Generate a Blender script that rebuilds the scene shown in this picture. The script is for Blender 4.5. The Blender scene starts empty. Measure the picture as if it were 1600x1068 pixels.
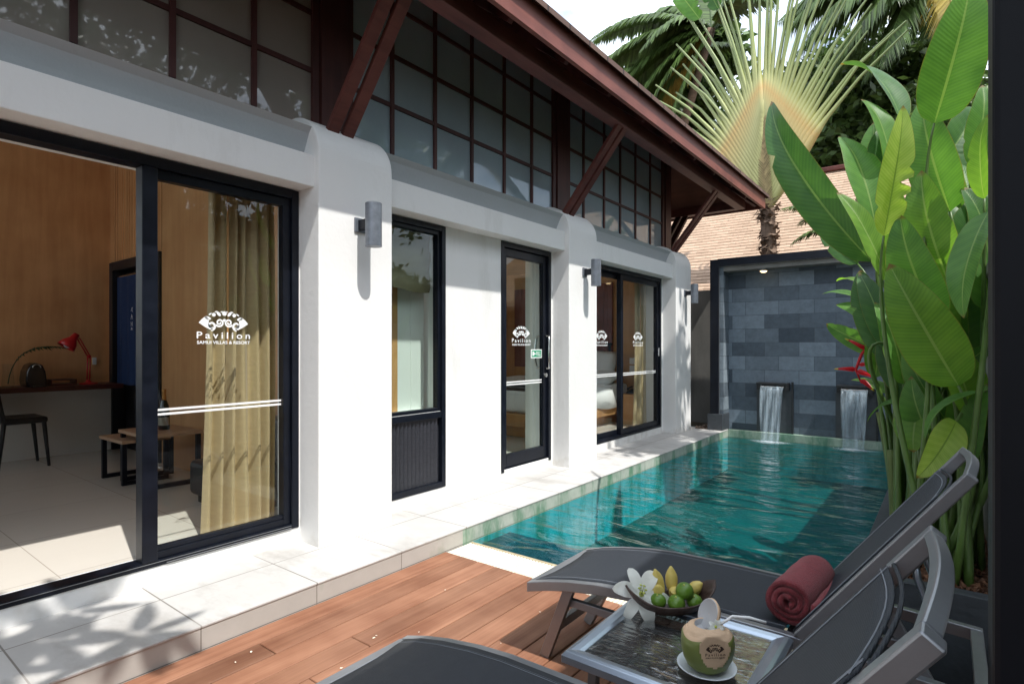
import bpy, bmesh, math, random
from mathutils import Vector as V, Matrix, Quaternion
R = math.radians
PI = math.pi
rnd = random.Random(7)
sc = bpy.context.scene
COL = sc.collection

# ------------------------------------------------------------------ helpers
class MB:
    """collects faces; build() links them as ONE mesh object"""
    def __init__(s):
        s.v = []; s.f = []; s.m = []; s.uv = []
    def add(s, vs, fs, mi=0, uvs=None):
        o = len(s.v)
        s.v += [tuple(p) for p in vs]
        for k, f in enumerate(fs):
            s.f.append([i + o for i in f]); s.m.append(mi)
            s.uv.append([uvs[i] for i in f] if uvs else None)
        return s
    def box(s, x0, x1, y0, y1, z0, z1, mi=0):
        vs = [(x0,y0,z0),(x1,y0,z0),(x1,y1,z0),(x0,y1,z0),(x0,y0,z1),(x1,y0,z1),(x1,y1,z1),(x0,y1,z1)]
        return s.add(vs, [(0,3,2,1),(4,5,6,7),(0,1,5,4),(1,2,6,5),(2,3,7,6),(3,0,4,7)], mi)
    def beam(s, a, b, w, h, up=(0,0,1), mi=0):
        a, b, up = V(a), V(b), V(up)
        d = (b - a).normalized(); x = d.cross(up).normalized(); y = x.cross(d).normalized()
        vs = []
        for p in (a, b):
            for sx, sy in ((-1,-1),(1,-1),(1,1),(-1,1)):
                vs.append(p + x*sx*w/2 + y*sy*h/2)
        return s.add(vs, [(0,1,2,3),(7,6,5,4),(0,4,5,1),(1,5,6,2),(2,6,7,3),(3,7,4,0)], mi)
    def prism_y(s, prof, y0, y1, mi=0):      # closed profile in XZ, extruded along Y
        n = len(prof)
        vs = [(x, y0, z) for x, z in prof] + [(x, y1, z) for x, z in prof]
        fs = [tuple(range(n)), tuple(range(2*n-1, n-1, -1))]
        for i in range(n):
            j = (i+1) % n; fs.append((i, i+n, j+n, j))
        return s.add(vs, fs, mi)
    def prism_x(s, prof, x0, x1, mi=0):      # closed profile in YZ
        n = len(prof)
        vs = [(x0, y, z) for y, z in prof] + [(x1, y, z) for y, z in prof]
        fs = [tuple(range(n)), tuple(range(2*n-1, n-1, -1))]
        for i in range(n):
            j = (i+1) % n; fs.append((i, i+n, j+n, j))
        return s.add(vs, fs, mi)
    def tube(s, pts, r, n=8, mi=0, cap=True):
        pts = [V(p) for p in pts]; rs = r if isinstance(r, (list, tuple)) else [r]*len(pts)
        vs = []; fs = []; ref = None
        for i, p in enumerate(pts):
            d = (pts[min(i+1, len(pts)-1)] - pts[max(i-1, 0)]).normalized()
            if ref is None:
                ref = V((0,0,1)) if abs(d.z) < .9 else V((1,0,0))
            x = (ref - d*ref.dot(d)).normalized(); y = d.cross(x); ref = x
            for k in range(n):
                a = 2*PI*k/n; vs.append(p + (x*math.cos(a) + y*math.sin(a))*rs[i])
        for i in range(len(pts)-1):
            for k in range(n):
                k2 = (k+1) % n; fs.append((i*n+k, i*n+k2, (i+1)*n+k2, (i+1)*n+k))
        if cap:
            fs.append(tuple(range(n-1, -1, -1))); fs.append(tuple(range((len(pts)-1)*n, len(pts)*n)))
        return s.add(vs, fs, mi)
    def lathe(s, prof, c=(0,0,0), n=24, mi=0, M=None, caps=(1,1)):   # prof: (r,z) bottom to top
        vs = []; fs = []; c = V(c)
        for r, z in prof:
            for k in range(n):
                a = 2*PI*k/n; p = V((r*math.cos(a), r*math.sin(a), z))
                vs.append(c + (M @ p if M else p))
        for i in range(len(prof)-1):
            for k in range(n):
                k2 = (k+1) % n; fs.append((i*n+k, i*n+k2, (i+1)*n+k2, (i+1)*n+k))
        if caps[0] and prof[0][0] > 1e-5: fs.append(tuple(range(n-1, -1, -1)))
        if caps[1] and prof[-1][0] > 1e-5: fs.append(tuple(range((len(prof)-1)*n, len(prof)*n)))
        return s.add(vs, fs, mi)
    def ball(s, c, r, sx=1, sy=1, sz=1, n=16, m=10, mi=0, M=None):
        prof = []
        for i in range(m+1):
            a = -PI/2 + PI*i/m; prof.append((max(r*math.cos(a), 1e-6), r*math.sin(a)))
        S = Matrix.Diagonal((sx, sy, sz)); return s.lathe(prof, c, n, mi, (M @ S) if M else S)
    def build(s, name, mats, parent=None, smooth=False, bevel=0, seg=2, solid=0, sub=0, angle=None):
        me = bpy.data.meshes.new(name)
        off = rootloc(parent)
        me.from_pydata([(p[0]-off[0], p[1]-off[1], p[2]-off[2]) for p in s.v], [], s.f)
        if not isinstance(mats, (list, tuple)): mats = [mats]
        for m in mats: me.materials.append(m)
        if len(mats) > 1: me.polygons.foreach_set('material_index', s.m)
        if any(u for u in s.uv):
            ul = me.uv_layers.new(name='UVMap'); k = 0
            for u, f in zip(s.uv, s.f):
                for i in range(len(f)):
                    ul.data[k].uv = u[i] if u else (0, 0); k += 1
        bm = bmesh.new(); bm.from_mesh(me)
        bmesh.ops.remove_doubles(bm, verts=bm.verts, dist=1e-5)
        if not getattr(s, 'keep', False): bmesh.ops.recalc_face_normals(bm, faces=bm.faces)
        bm.to_mesh(me); bm.free()
        o = bpy.data.objects.new(name, me); COL.objects.link(o)
        if parent: o.parent = parent
        if smooth:
            for p in me.polygons: p.use_smooth = True
            if angle:
                try: me.set_sharp_from_angle(angle=R(angle))
                except Exception: pass
        if solid:
            md = o.modifiers.new('solid', 'SOLIDIFY'); md.thickness = solid; md.offset = 0
        if bevel:
            md = o.modifiers.new('bevel', 'BEVEL'); md.width = bevel; md.segments = seg; md.limit_method = 'ANGLE'; md.angle_limit = R(40)
        if sub:
            md = o.modifiers.new('sub', 'SUBSURF'); md.levels = sub; md.render_levels = sub
        return o

def rootloc(p):
    if p is None: return (0, 0, 0)
    while p.parent: p = p.parent
    return tuple(p.location)
def tag(o, label=None, cat=None, group=None, kind=None):
    if label: o['label'] = label
    if cat: o['category'] = cat
    if group: o['group'] = group
    if kind: o['kind'] = kind
    return o
def thing(name, label, cat, loc=(0,0,0), group=None):
    o = bpy.data.objects.new(name, None); COL.objects.link(o); o.location = loc; o.empty_display_size = .1
    return tag(o, label, cat, group)
def copy_tree(o, loc, label):
    r = o.copy(); COL.objects.link(r); r.location = loc; r['label'] = label
    for ch in o.children:
        c = ch.copy(); COL.objects.link(c); c.parent = r
        for g in ch.children:
            d = g.copy(); COL.objects.link(d); d.parent = c
    return r
def bez(a, b, c, n):
    a, b, c = V(a), V(b), V(c)
    return [a*(1-t)**2 + b*2*t*(1-t) + c*t*t for t in [i/n for i in range(n+1)]]

# ------------------------------------------------------------------ materials
def newmat(name):
    m = bpy.data.materials.new(name); m.use_nodes = True
    nt = m.node_tree; nt.nodes.clear()
    out = nt.nodes.new('ShaderNodeOutputMaterial')
    return m, nt, out
def N(nt, typ, **kw):
    n = nt.nodes.new(typ)
    for k, v in kw.items():
        if k.startswith('i_'):
            key = k[2:]; key = int(key) if key.isdigit() else key.replace('_', ' ')
            n.inputs[key].default_value = v
        else: setattr(n, k, v)
    return n
def rgba(c): return (c[0], c[1], c[2], 1)
def coords(nt, scale=(1,1,1), kind='Object'):
    tc = N(nt, 'ShaderNodeTexCoord'); mp = N(nt, 'ShaderNodeMapping'); mp.inputs['Scale'].default_value = scale
    nt.links.new(tc.outputs[kind], mp.inputs['Vector']); return mp.outputs['Vector']
def P(name, col, rough=.5, metal=0, var=.12, nscale=6, bump=0, bscale=60, stretch=(1,1,1), spec=.5, coat=0, trans=0, sheen=0, rvar=0, island=0):
    """Principled with a noise-varied base colour"""
    m, nt, out = newmat(name); L = nt.links.new
    b = N(nt, 'ShaderNodeBsdfPrincipled', i_Roughness=rough, i_Metallic=metal)
    b.inputs['Specular IOR Level'].default_value = spec
    b.inputs['Coat Weight'].default_value = coat
    if sheen: b.inputs['Sheen Weight'].default_value = sheen
    vec = coords(nt, stretch)
    n1 = N(nt, 'ShaderNodeTexNoise', i_Scale=nscale, i_Detail=6.0, i_Roughness=.6); L(vec, n1.inputs['Vector'])
    mx = N(nt, 'ShaderNodeMix', data_type='RGBA')
    mx.inputs['A'].default_value = rgba([max(0, c*(1-var*1.6)) for c in col])
    mx.inputs['B'].default_value = rgba([min(1, c*(1+var*1.6)) for c in col])
    L(n1.outputs['Fac'], mx.inputs['Factor']); colout = mx.outputs['Result']
    if island:
        g = N(nt, 'ShaderNodeNewGeometry'); mr = N(nt, 'ShaderNodeMapRange'); mr.inputs['To Min'].default_value = 1-island; mr.inputs['To Max'].default_value = 1+island
        L(g.outputs['Random Per Island'], mr.inputs['Value'])
        hs = N(nt, 'ShaderNodeHueSaturation'); L(mr.outputs['Result'], hs.inputs['Value']); L(colout, hs.inputs['Color']); colout = hs.outputs['Color']
    L(colout, b.inputs['Base Color'])
    if rvar:
        mr = N(nt, 'ShaderNodeMapRange'); mr.inputs['To Min'].default_value = max(.02, rough-rvar); mr.inputs['To Max'].default_value = rough+rvar
        L(n1.outputs['Fac'], mr.inputs['Value']); L(mr.outputs['Result'], b.inputs['Roughness'])
    if bump:
        n2 = N(nt, 'ShaderNodeTexNoise', i_Scale=bscale, i_Detail=4.0); L(vec, n2.inputs['Vector'])
        bp = N(nt, 'ShaderNodeBump', i_Strength=bump, i_Distance=.01); L(n2.outputs['Fac'], bp.inputs['Height']); L(bp.outputs['Normal'], b.inputs['Normal'])
    if trans:
        t = N(nt, 'ShaderNodeBsdfTranslucent'); L(colout, t.inputs['Color'])
        ms = N(nt, 'ShaderNodeMixShader'); ms.inputs[0].default_value = trans
        L(b.outputs[0], ms.inputs[1]); L(t.outputs[0], ms.inputs[2]); L(ms.outputs[0], out.inputs['Surface'])
    else: L(b.outputs[0], out.inputs['Surface'])
    return m
def brickmat(name, c1, c2, mortar, w, h, axes, ms=.01, offset=.5, rough=.6, var=.25, bump=.3, nscale=12, bias=0, spec=.4, stain=None):
    """tile / stone courses in world metres; axes picks which coords become brick u,v"""
    m, nt, out = newmat(name); L = nt.links.new
    tc = N(nt, 'ShaderNodeTexCoord'); sp = N(nt, 'ShaderNodeSeparateXYZ'); L(tc.outputs['Object'], sp.inputs[0])
    cb = N(nt, 'ShaderNodeCombineXYZ'); L(sp.outputs[axes[0]], cb.inputs[0]); L(sp.outputs[axes[1]], cb.inputs[1])
    bt = N(nt, 'ShaderNodeTexBrick', offset=offset, offset_frequency=2, squash=1.0)
    bt.inputs['Color1'].default_value = rgba(c1); bt.inputs['Color2'].default_value = rgba(c2); bt.inputs['Mortar'].default_value = rgba(mortar)
    bt.inputs['Scale'].default_value = 1; bt.inputs['Mortar Size'].default_value = ms; bt.inputs['Bias'].default_value = bias
    bt.inputs['Brick Width'].default_value = w; bt.inputs['Row Height'].default_value = h; bt.inputs['Mortar Smooth'].default_value = .2
    L(cb.outputs[0], bt.inputs['Vector'])
    n1 = N(nt, 'ShaderNodeTexNoise', i_Scale=nscale, i_Detail=8.0, i_Roughness=.65); L(tc.outputs['Object'], n1.inputs['Vector'])
    mr = N(nt, 'ShaderNodeMapRange'); mr.inputs['To Min'].default_value = 1-var; mr.inputs['To Max'].default_value = 1+var; L(n1.outputs['Fac'], mr.inputs['Value'])
    hs = N(nt, 'ShaderNodeHueSaturation'); L(mr.outputs['Result'], hs.inputs['Value']); L(bt.outputs['Color'], hs.inputs['Color'])
    col = hs.outputs['Color']
    if stain:
        n3 = N(nt, 'ShaderNodeTexNoise', i_Scale=stain[1], i_Detail=5.0, i_Roughness=.7)
        mp = N(nt, 'ShaderNodeMapping'); mp.inputs['Scale'].default_value = stain[3]; L(tc.outputs['Object'], mp.inputs['Vector']); L(mp.outputs[0], n3.inputs['Vector'])
        cr = N(nt, 'ShaderNodeMapRange'); cr.inputs['From Min'].default_value = stain[2]; cr.inputs['From Max'].default_value = stain[2]+.18; L(n3.outputs['Fac'], cr.inputs['Value'])
        mx = N(nt, 'ShaderNodeMix', data_type='RGBA'); L(cr.outputs['Result'], mx.inputs['Factor']); L(col, mx.inputs['A']); mx.inputs['B'].default_value = rgba(stain[0]); col = mx.outputs['Result']
    b = N(nt, 'ShaderNodeBsdfPrincipled', i_Roughness=rough); b.inputs['Specular IOR Level'].default_value = spec
    L(col, b.inputs['Base Color'])
    ad = N(nt, 'ShaderNodeMath', operation='MULTIPLY_ADD'); ad.inputs[1].default_value = -1.0; L(bt.outputs['Fac'], ad.inputs[0]); L(n1.outputs['Fac'], ad.inputs[2])
    bp = N(nt, 'ShaderNodeBump', i_Strength=bump, i_Distance=.006); L(ad.outputs[0], bp.inputs['Height']); L(bp.outputs[0], b.inputs['Normal'])
    L(b.outputs[0], out.inputs['Surface']); return m
def woodmat(name, c1, c2, scale=(30,2,30), rough=.45, spec=.4, nsc=1.0, coat=0):
    m, nt, out = newmat(name); L = nt.links.new
    vec = coords(nt, scale)
    n1 = N(nt, 'ShaderNodeTexNoise', i_Scale=nsc, i_Detail=8.0, i_Roughness=.6, i_Distortion=.6); L(vec, n1.inputs['Vector'])
    n2 = N(nt, 'ShaderNodeTexNoise', i_Scale=3.0, i_Detail=3.0); 
    tc = N(nt, 'ShaderNodeTexCoord'); L(tc.outputs['Object'], n2.inputs['Vector'])
    md = N(nt, 'ShaderNodeMath', operation='ADD'); L(n1.outputs['Fac'], md.inputs[0]); L(n2.outputs['Fac'], md.inputs[1])
    mr = N(nt, 'ShaderNodeMapRange'); mr.inputs['From Min'].default_value = .7; mr.inputs['From Max'].default_value = 1.3; L(md.outputs[0], mr.inputs['Value'])
    mx = N(nt, 'ShaderNodeMix', data_type='RGBA'); mx.inputs['A'].default_value = rgba(c1); mx.inputs['B'].default_value = rgba(c2); L(mr.outputs['Result'], mx.inputs['Factor'])
    col = mx.outputs['Result']
    g = N(nt, 'ShaderNodeNewGeometry'); m2 = N(nt, 'ShaderNodeMapRange'); m2.inputs['To Min'].default_value = .78; m2.inputs['To Max'].default_value = 1.2; L(g.outputs['Random Per Island'], m2.inputs['Value'])
    hs = N(nt, 'ShaderNodeHueSaturation'); L(m2.outputs['Result'], hs.inputs['Value']); L(col, hs.inputs['Color'])
    b = N(nt, 'ShaderNodeBsdfPrincipled', i_Roughness=rough); b.inputs['Specular IOR Level'].default_value = spec; b.inputs['Coat Weight'].default_value = coat
    L(hs.outputs[0], b.inputs['Base Color'])
    bp = N(nt, 'ShaderNodeBump', i_Strength=.25, i_Distance=.003); L(n1.outputs['Fac'], bp.inputs['Height']); L(bp.outputs[0], b.inputs['Normal'])
    L(b.outputs[0], out.inputs['Surface']); return m
def fresnel(nt, ior):
    f = N(nt, 'ShaderNodeFresnel'); g = N(nt, 'ShaderNodeNewGeometry'); m = N(nt, 'ShaderNodeMapRange')
    m.inputs['To Min'].default_value = ior; m.inputs['To Max'].default_value = 1/ior
    nt.links.new(g.outputs['Backfacing'], m.inputs['Value']); nt.links.new(m.outputs['Result'], f.inputs['IOR']); return f
def glassmat(name, tint=(.86,.9,.88), boost=1.3, rough=.0, bump=0, bscale=20):
    m, nt, out = newmat(name); L = nt.links.new
    t = N(nt, 'ShaderNodeBsdfTransparent'); t.inputs[0].default_value = rgba(tint)
    g = N(nt, 'ShaderNodeBsdfGlossy', i_Roughness=rough)
    fr = fresnel(nt, 1.5); mu = N(nt, 'ShaderNodeMath', operation='MULTIPLY', use_clamp=True); mu.inputs[1].default_value = boost
    if bump:
        n2 = N(nt, 'ShaderNodeTexNoise', i_Scale=bscale, i_Detail=2.0); L(coords(nt, (1, 2.2, 1)), n2.inputs['Vector'])
        bp = N(nt, 'ShaderNodeBump', i_Strength=bump, i_Distance=.01); L(n2.outputs['Fac'], bp.inputs['Height'])
        L(bp.outputs[0], g.inputs['Normal']); L(bp.outputs[0], fr.inputs['Normal'])
    L(fr.outputs[0], mu.inputs[0])
    ms = N(nt, 'ShaderNodeMixShader'); L(mu.outputs[0], ms.inputs[0]); L(t.outputs[0], ms.inputs[1]); L(g.outputs[0], ms.inputs[2])
    L(ms.outputs[0], out.inputs['Surface']); return m
def leafmat(name, c1, c2, rib, trans=.35, rough=.43):
    """big paddle leaf: UV x across (0..1), y along; fine side veins and a pale midrib"""
    m, nt, out = newmat(name); L = nt.links.new
    uv = N(nt, 'ShaderNodeUVMap'); sp = N(nt, 'ShaderNodeSeparateXYZ'); L(uv.outputs[0], sp.inputs[0])
    ax = N(nt, 'ShaderNodeMath', operation='SUBTRACT'); ax.inputs[1].default_value = .5; L(sp.outputs[0], ax.inputs[0])
    ab = N(nt, 'ShaderNodeMath', operation='ABSOLUTE'); L(ax.outputs[0], ab.inputs[0])
    k = N(nt, 'ShaderNodeMath', operation='MULTIPLY_ADD'); k.inputs[1].default_value = -.22; L(ab.outputs[0], k.inputs[0]); L(sp.outputs[1], k.inputs[2])
    def sine(freq):
        f = N(nt, 'ShaderNodeMath', operation='MULTIPLY'); f.inputs[1].default_value = freq; L(k.outputs[0], f.inputs[0])
        s = N(nt, 'ShaderNodeMath', operation='SINE'); L(f.outputs[0], s.inputs[0]); return s
    s1 = sine(230); s2 = sine(61)
    tc = N(nt, 'ShaderNodeTexCoord')
    n1 = N(nt, 'ShaderNodeTexNoise', i_Scale=7.0, i_Detail=4.0); L(tc.outputs['Object'], n1.inputs['Vector'])
    a1 = N(nt, 'ShaderNodeMath', operation='MULTIPLY_ADD'); a1.inputs[1].default_value = .10; L(s1.outputs[0], a1.inputs[0]); L(n1.outputs['Fac'], a1.inputs[2])
    a2 = N(nt, 'ShaderNodeMath', operation='MULTIPLY_ADD'); a2.inputs[1].default_value = .06; L(s2.outputs[0], a2.inputs[0]); L(a1.outputs[0], a2.inputs[2])
    mr = N(nt, 'ShaderNodeMapRange'); mr.inputs['From Min'].default_value = .25; mr.inputs['From Max'].default_value = .78; L(a2.outputs[0], mr.inputs['Value'])
    mx = N(nt, 'ShaderNodeMix', data_type='RGBA'); mx.inputs['A'].default_value = rgba(c1); mx.inputs['B'].default_value = rgba(c2); L(mr.outputs['Result'], mx.inputs['Factor'])
    lt = N(nt, 'ShaderNodeMath', operation='LESS_THAN'); lt.inputs[1].default_value = .022; L(ab.outputs[0], lt.inputs[0])
    m2 = N(nt, 'ShaderNodeMix', data_type='RGBA'); L(lt.outputs[0], m2.inputs['Factor']); L(mx.outputs['Result'], m2.inputs['A']); m2.inputs['B'].default_value = rgba(rib)
    # dry, browned leaf edge in places
    eg = N(nt, 'ShaderNodeMapRange'); eg.inputs['From Min'].default_value = .478; eg.inputs['From Max'].default_value = .497; L(ab.outputs[0], eg.inputs['Value'])
    n3 = N(nt, 'ShaderNodeTexNoise', i_Scale=14.0, i_Detail=3.0); L(tc.outputs['Object'], n3.inputs['Vector'])
    e2 = N(nt, 'ShaderNodeMath', operation='MULTIPLY', use_clamp=True); L(eg.outputs['Result'], e2.inputs[0]); L(n3.outputs['Fac'], e2.inputs[1])
    m3 = N(nt, 'ShaderNodeMix', data_type='RGBA'); L(e2.outputs[0], m3.inputs['Factor']); L(m2.outputs['Result'], m3.inputs['A']); m3.inputs['B'].default_value = (.25,.17,.05,1)
    b = N(nt, 'ShaderNodeBsdfPrincipled', i_Roughness=rough); b.inputs['Specular IOR Level'].default_value = .36
    ty = N(nt, 'ShaderNodeMath', operation='MULTIPLY_ADD'); ty.inputs[1].default_value = .10; L(n3.outputs['Fac'], ty.inputs[0]); L(sp.outputs[1], ty.inputs[2])
    t2 = N(nt, 'ShaderNodeMapRange'); t2.inputs['From Min'].default_value = 1.005; t2.inputs['From Max'].default_value = 1.035; L(ty.outputs[0], t2.inputs['Value'])
    m4 = N(nt, 'ShaderNodeMix', data_type='RGBA'); L(t2.outputs['Result'], m4.inputs['Factor']); L(m3.outputs['Result'], m4.inputs['A']); m4.inputs['B'].default_value = (.20,.13,.04,1); m3 = m4
    L(m3.outputs['Result'], b.inputs['Base Color'])
    bp = N(nt, 'ShaderNodeBump', i_Strength=.6, i_Distance=.004); L(a2.outputs[0], bp.inputs['Height']); L(bp.outputs[0], b.inputs['Normal'])
    br = N(nt, 'ShaderNodeMix', data_type='RGBA', blend_type='MULTIPLY'); br.inputs['Factor'].default_value = 1; L(m3.outputs['Result'], br.inputs['A']); br.inputs['B'].default_value = (1.6,1.7,.6,1)
    t = N(nt, 'ShaderNodeBsdfTranslucent'); L(br.outputs['Result'], t.inputs['Color'])
    ms = N(nt, 'ShaderNodeMixShader'); ms.inputs[0].default_value = trans; L(b.outputs[0], ms.inputs[1]); L(t.outputs[0], ms.inputs[2])
    L(ms.outputs[0], out.inputs['Surface']); return m
def emit(name, col, st):
    m, nt, out = newmat(name); e = N(nt, 'ShaderNodeEmission', i_Strength=st); e.inputs[0].default_value = rgba(col)
    nt.links.new(e.outputs[0], out.inputs['Surface']); return m

M = {}
def plaster():
    m = P('white_plaster', (.80,.80,.79), .75, var=.03, nscale=2.2, bump=.16, bscale=26); nt = m.node_tree; L = nt.links.new
    b = [n for n in nt.nodes if n.type == 'BSDF_PRINCIPLED'][0]; src = b.inputs['Base Color'].links[0].from_socket
    n1 = N(nt, 'ShaderNodeTexNoise', i_Scale=1.0, i_Detail=7.0, i_Roughness=.7); L(coords(nt, (2.6,2.6,.7)), n1.inputs['Vector'])
    mr = N(nt, 'ShaderNodeMapRange'); mr.inputs['From Min'].default_value = .56; mr.inputs['From Max'].default_value = .76; mr.inputs['To Max'].default_value = .5; L(n1.outputs['Fac'], mr.inputs['Value'])
    mx = N(nt, 'ShaderNodeMix', data_type='RGBA'); L(mr.outputs['Result'], mx.inputs['Factor']); L(src, mx.inputs['A']); mx.inputs['B'].default_value = (.60,.59,.56,1)
    # splash dirt along the foot of the wall
    tc = N(nt, 'ShaderNodeTexCoord'); sp = N(nt, 'ShaderNodeSeparateXYZ'); L(tc.outputs['Object'], sp.inputs[0]); n2 = N(nt, 'ShaderNodeTexNoise', i_Scale=9.0, i_Detail=6.0); L(tc.outputs['Object'], n2.inputs['Vector'])
    a = N(nt, 'ShaderNodeMath', operation='MULTIPLY_ADD'); a.inputs[1].default_value = .55; L(n2.outputs['Fac'], a.inputs[0]); L(sp.outputs[2], a.inputs[2])
    m2 = N(nt, 'ShaderNodeMapRange'); m2.inputs['From Min'].default_value = .46; m2.inputs['From Max'].default_value = .30; m2.inputs['To Max'].default_value = .55; L(a.outputs[0], m2.inputs['Value'])
    m3 = N(nt, 'ShaderNodeMix', data_type='RGBA'); L(m2.outputs['Result'], m3.inputs['Factor']); L(mx.outputs['Result'], m3.inputs['A']); m3.inputs['B'].default_value = (.56,.53,.48,1); L(m3.outputs['Result'], b.inputs['Base Color'])
    return m
M['plaster'] = plaster()
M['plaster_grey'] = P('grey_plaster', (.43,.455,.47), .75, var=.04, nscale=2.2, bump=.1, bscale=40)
M['plaster_in'] = P('inner_white', (.78,.78,.75), .7, var=.02, nscale=2)
M['white_paint'] = P('white_paint', (.85,.85,.84), .4, var=.02)
M['black_alu'] = P('black_aluminium', (.005,.007,.013), .38, var=.5, nscale=9, rvar=.12, spec=.28)
M['black_panel'] = P('black_ribbed', (.03,.033,.042), .35, var=.4, nscale=14, stretch=(1,1,6))
M['post_black'] = P('black_steel', (.002,.0025,.005), .55, var=.4, nscale=3, spec=.2)
M['timber'] = woodmat('red_brown_timber', (.070,.019,.016), (.155,.048,.038), (18,2,18), .5)
M['timber_dark'] = woodmat('dark_timber', (.045,.014,.013), (.09,.028,.025), (18,18,2), .5)
M['fascia'] = woodmat('fascia_timber', (.13,.036,.026), (.25,.08,.058), (14,1.2,14), .5)
M['soffit'] = woodmat('soffit_board', (.10,.035,.022), (.17,.065,.04), (1.5,14,3), .55)
M['shingle_dark'] = brickmat('brown_shingles', (.10,.06,.05), (.16,.10,.08), (.04,.03,.03), .3, .16, (1,2), .012, rough=.9)
M['tile_walk'] = brickmat('pale_walk_tile', (.50,.49,.475), (.56,.55,.535), (.22,.20,.18), .593, .62, (1,0), .004, offset=0, rough=.55, var=.16, bump=.08, nscale=4.5, stain=((.40,.385,.365), 1.6, .50, (1,2.2,1)))
M['tile_riser'] = brickmat('riser_tile', (.42,.40,.37), (.47,.45,.42), (.2,.18,.16), .593, .5, (1,2), .003, offset=0, rough=.6, var=.16, bump=.1, nscale=5, stain=((.30,.34,.26), 2.5, .60, (1,1,.6)))
M['pool_rim'] = brickmat('green_stained_rim', (.46,.50,.44), (.40,.46,.40), (.22,.25,.2), .593, .5, (1,2), .004, offset=0, rough=.45, var=.3, bump=.15, nscale=9, stain=((.12,.25,.16), 4, .46, (1,1,.35)))
M['pool_rimx'] = brickmat('green_stained_rim_end', (.34,.42,.34), (.26,.36,.29), (.15,.2,.15), .5, .5, (0,2), .004, offset=0, rough=.4, var=.4, bump=.15, nscale=9, stain=((.10,.22,.15), 4, .46, (1,1,.35)))
M['pool_tile'] = brickmat('teal_pool_tile', (.08,.72,.90), (.12,.80,.94), (.04,.46,.60), .3, .3, (0,1), .006, offset=0, rough=.4, var=.35, bump=.05, nscale=2.5)
M['pool_tile_v'] = brickmat('teal_pool_tile_side', (.07,.58,.68), (.10,.64,.74), (.03,.16,.16), .3, .3, (1,2), .006, offset=0, rough=.4, var=.35, bump=.05, nscale=4)
M['black_tile'] = brickmat('black_ledge_tile', (.03,.032,.034), (.045,.047,.05), (.16,.17,.16), .5, .42, (0,1), .004, offset=0, rough=.35, var=.3, bump=.05)
M['slate'] = brickmat('grey_slate_cladding', (.052,.072,.096), (.225,.28,.335), (.05,.065,.08), .47, .206, (0,2), .0025, offset=.42, rough=.5, var=.42, bump=.5, nscale=14, bias=-.1)
M['slate_side'] = brickmat('grey_slate_return', (.09,.115,.14), (.26,.31,.35), (.03,.037,.045), .47, .206, (1,2), .003, offset=.42, rough=.55, var=.38, bump=.45, nscale=16)
M['slate_plain'] = P('dark_slate', (.045,.052,.06), .45, var=.3, nscale=14, bump=.25, bscale=30)
M['slate_black'] = P('black_slate', (.013,.015,.018), .4, var=.4, nscale=14, bump=.2, bscale=30)
M['deck'] = woodmat('red_deck_board', (.165,.066,.036), (.315,.158,.096), (34,1.2,34), .55, .3)
M['concrete'] = P('weathered_concrete', (.20,.195,.18), .85, var=.4, nscale=3, bump=.3, bscale=20, stretch=(1,1,.35))
M['nb_shingle'] = brickmat('peach_shingles', (.40,.285,.205), (.52,.375,.275), (.30,.20,.15), .24, .0825, (0,1), .0025, rough=.9, var=.14, bump=.8, nscale=8)
M['grate'] = P('cream_plastic', (.78,.74,.62), .45, var=.08)
M['coping'] = P('tan_coping', (.42,.34,.22), .6, var=.3, nscale=12)
M['sheath'] = P('dry_sheath', (.30,.23,.11), .8, var=.4, nscale=10, island=.3)
M['alu'] = P('brushed_aluminium', (.27,.28,.30), .34, .65, var=.08, nscale=20, spec=.5)
M['alu_blue'] = P('silver_aluminium', (.40,.46,.54), .30, .85, var=.06, nscale=20)
M['castalu'] = P('grey_cast_lamp', (.15,.17,.20), .42, .35, var=.3, nscale=22, bump=.15, bscale=60)
M['steel'] = P('chrome', (.7,.7,.7), .12, 1, var=.02)
M['glass'] = glassmat('clear_glass', (.95,.97,.96), .8)
M['glass_green'] = glassmat('greenish_glass', (.92,.97,.95), .7)
M['glass_rip'] = glassmat('rippled_table_glass', (.60,.70,.76), 4.2, .18, .45, 17)
M['frost'] = P('frosted_pane', (.33,.41,.455), .02, var=.15, nscale=1.5, spec=.7, coat=.2)
M['frost_tan'] = P('tan_frosted_pane', (.30,.265,.23), .02, var=.12, nscale=1.5, spec=.7, coat=.2)
M['decal'] = P('white_vinyl', (.85,.87,.87), .5, var=.01)
M['green'] = P('green_vinyl', (.0,.30,.14), .5, var=.02)
M['floor_in'] = brickmat('polished_beige_tile', (.62,.58,.52), (.65,.61,.55), (.42,.38,.33), .8, .8, (0,1), .003, offset=0, rough=.14, var=.05, bump=.01, nscale=2)
M['veneer'] = woodmat('warm_wood_veneer', (.54,.27,.115), (.68,.38,.18), (14,14,1.1), .42)
M['veneer_red'] = woodmat('dark_red_wood_panel', (.17,.045,.028), (.30,.10,.06), (1,1,.3), .4)
M['honey'] = woodmat('honey_wood', (.48,.24,.09), (.62,.34,.14), (12,12,1.5), .4)
M['darkwood'] = woodmat('dark_red_worktop', (.06,.015,.012), (.10,.028,.022), (2,14,14), .3)
M['tabletop_wood'] = woodmat('pale_wood_top', (.42,.27,.17), (.55,.38,.25), (3,14,14), .45)
M['black_leather'] = P('black_leather', (.012,.013,.016), .38, var=.3, bump=.15, bscale=80)
M['black_plastic'] = P('black_plastic', (.012,.012,.014), .2, var=.2)
M['red_enamel'] = P('red_enamel', (.55,.018,.022), .3, var=.08)
M['noren'] = P('indigo_cloth', (.012,.035,.11), .9, var=.15, nscale=20)
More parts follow.
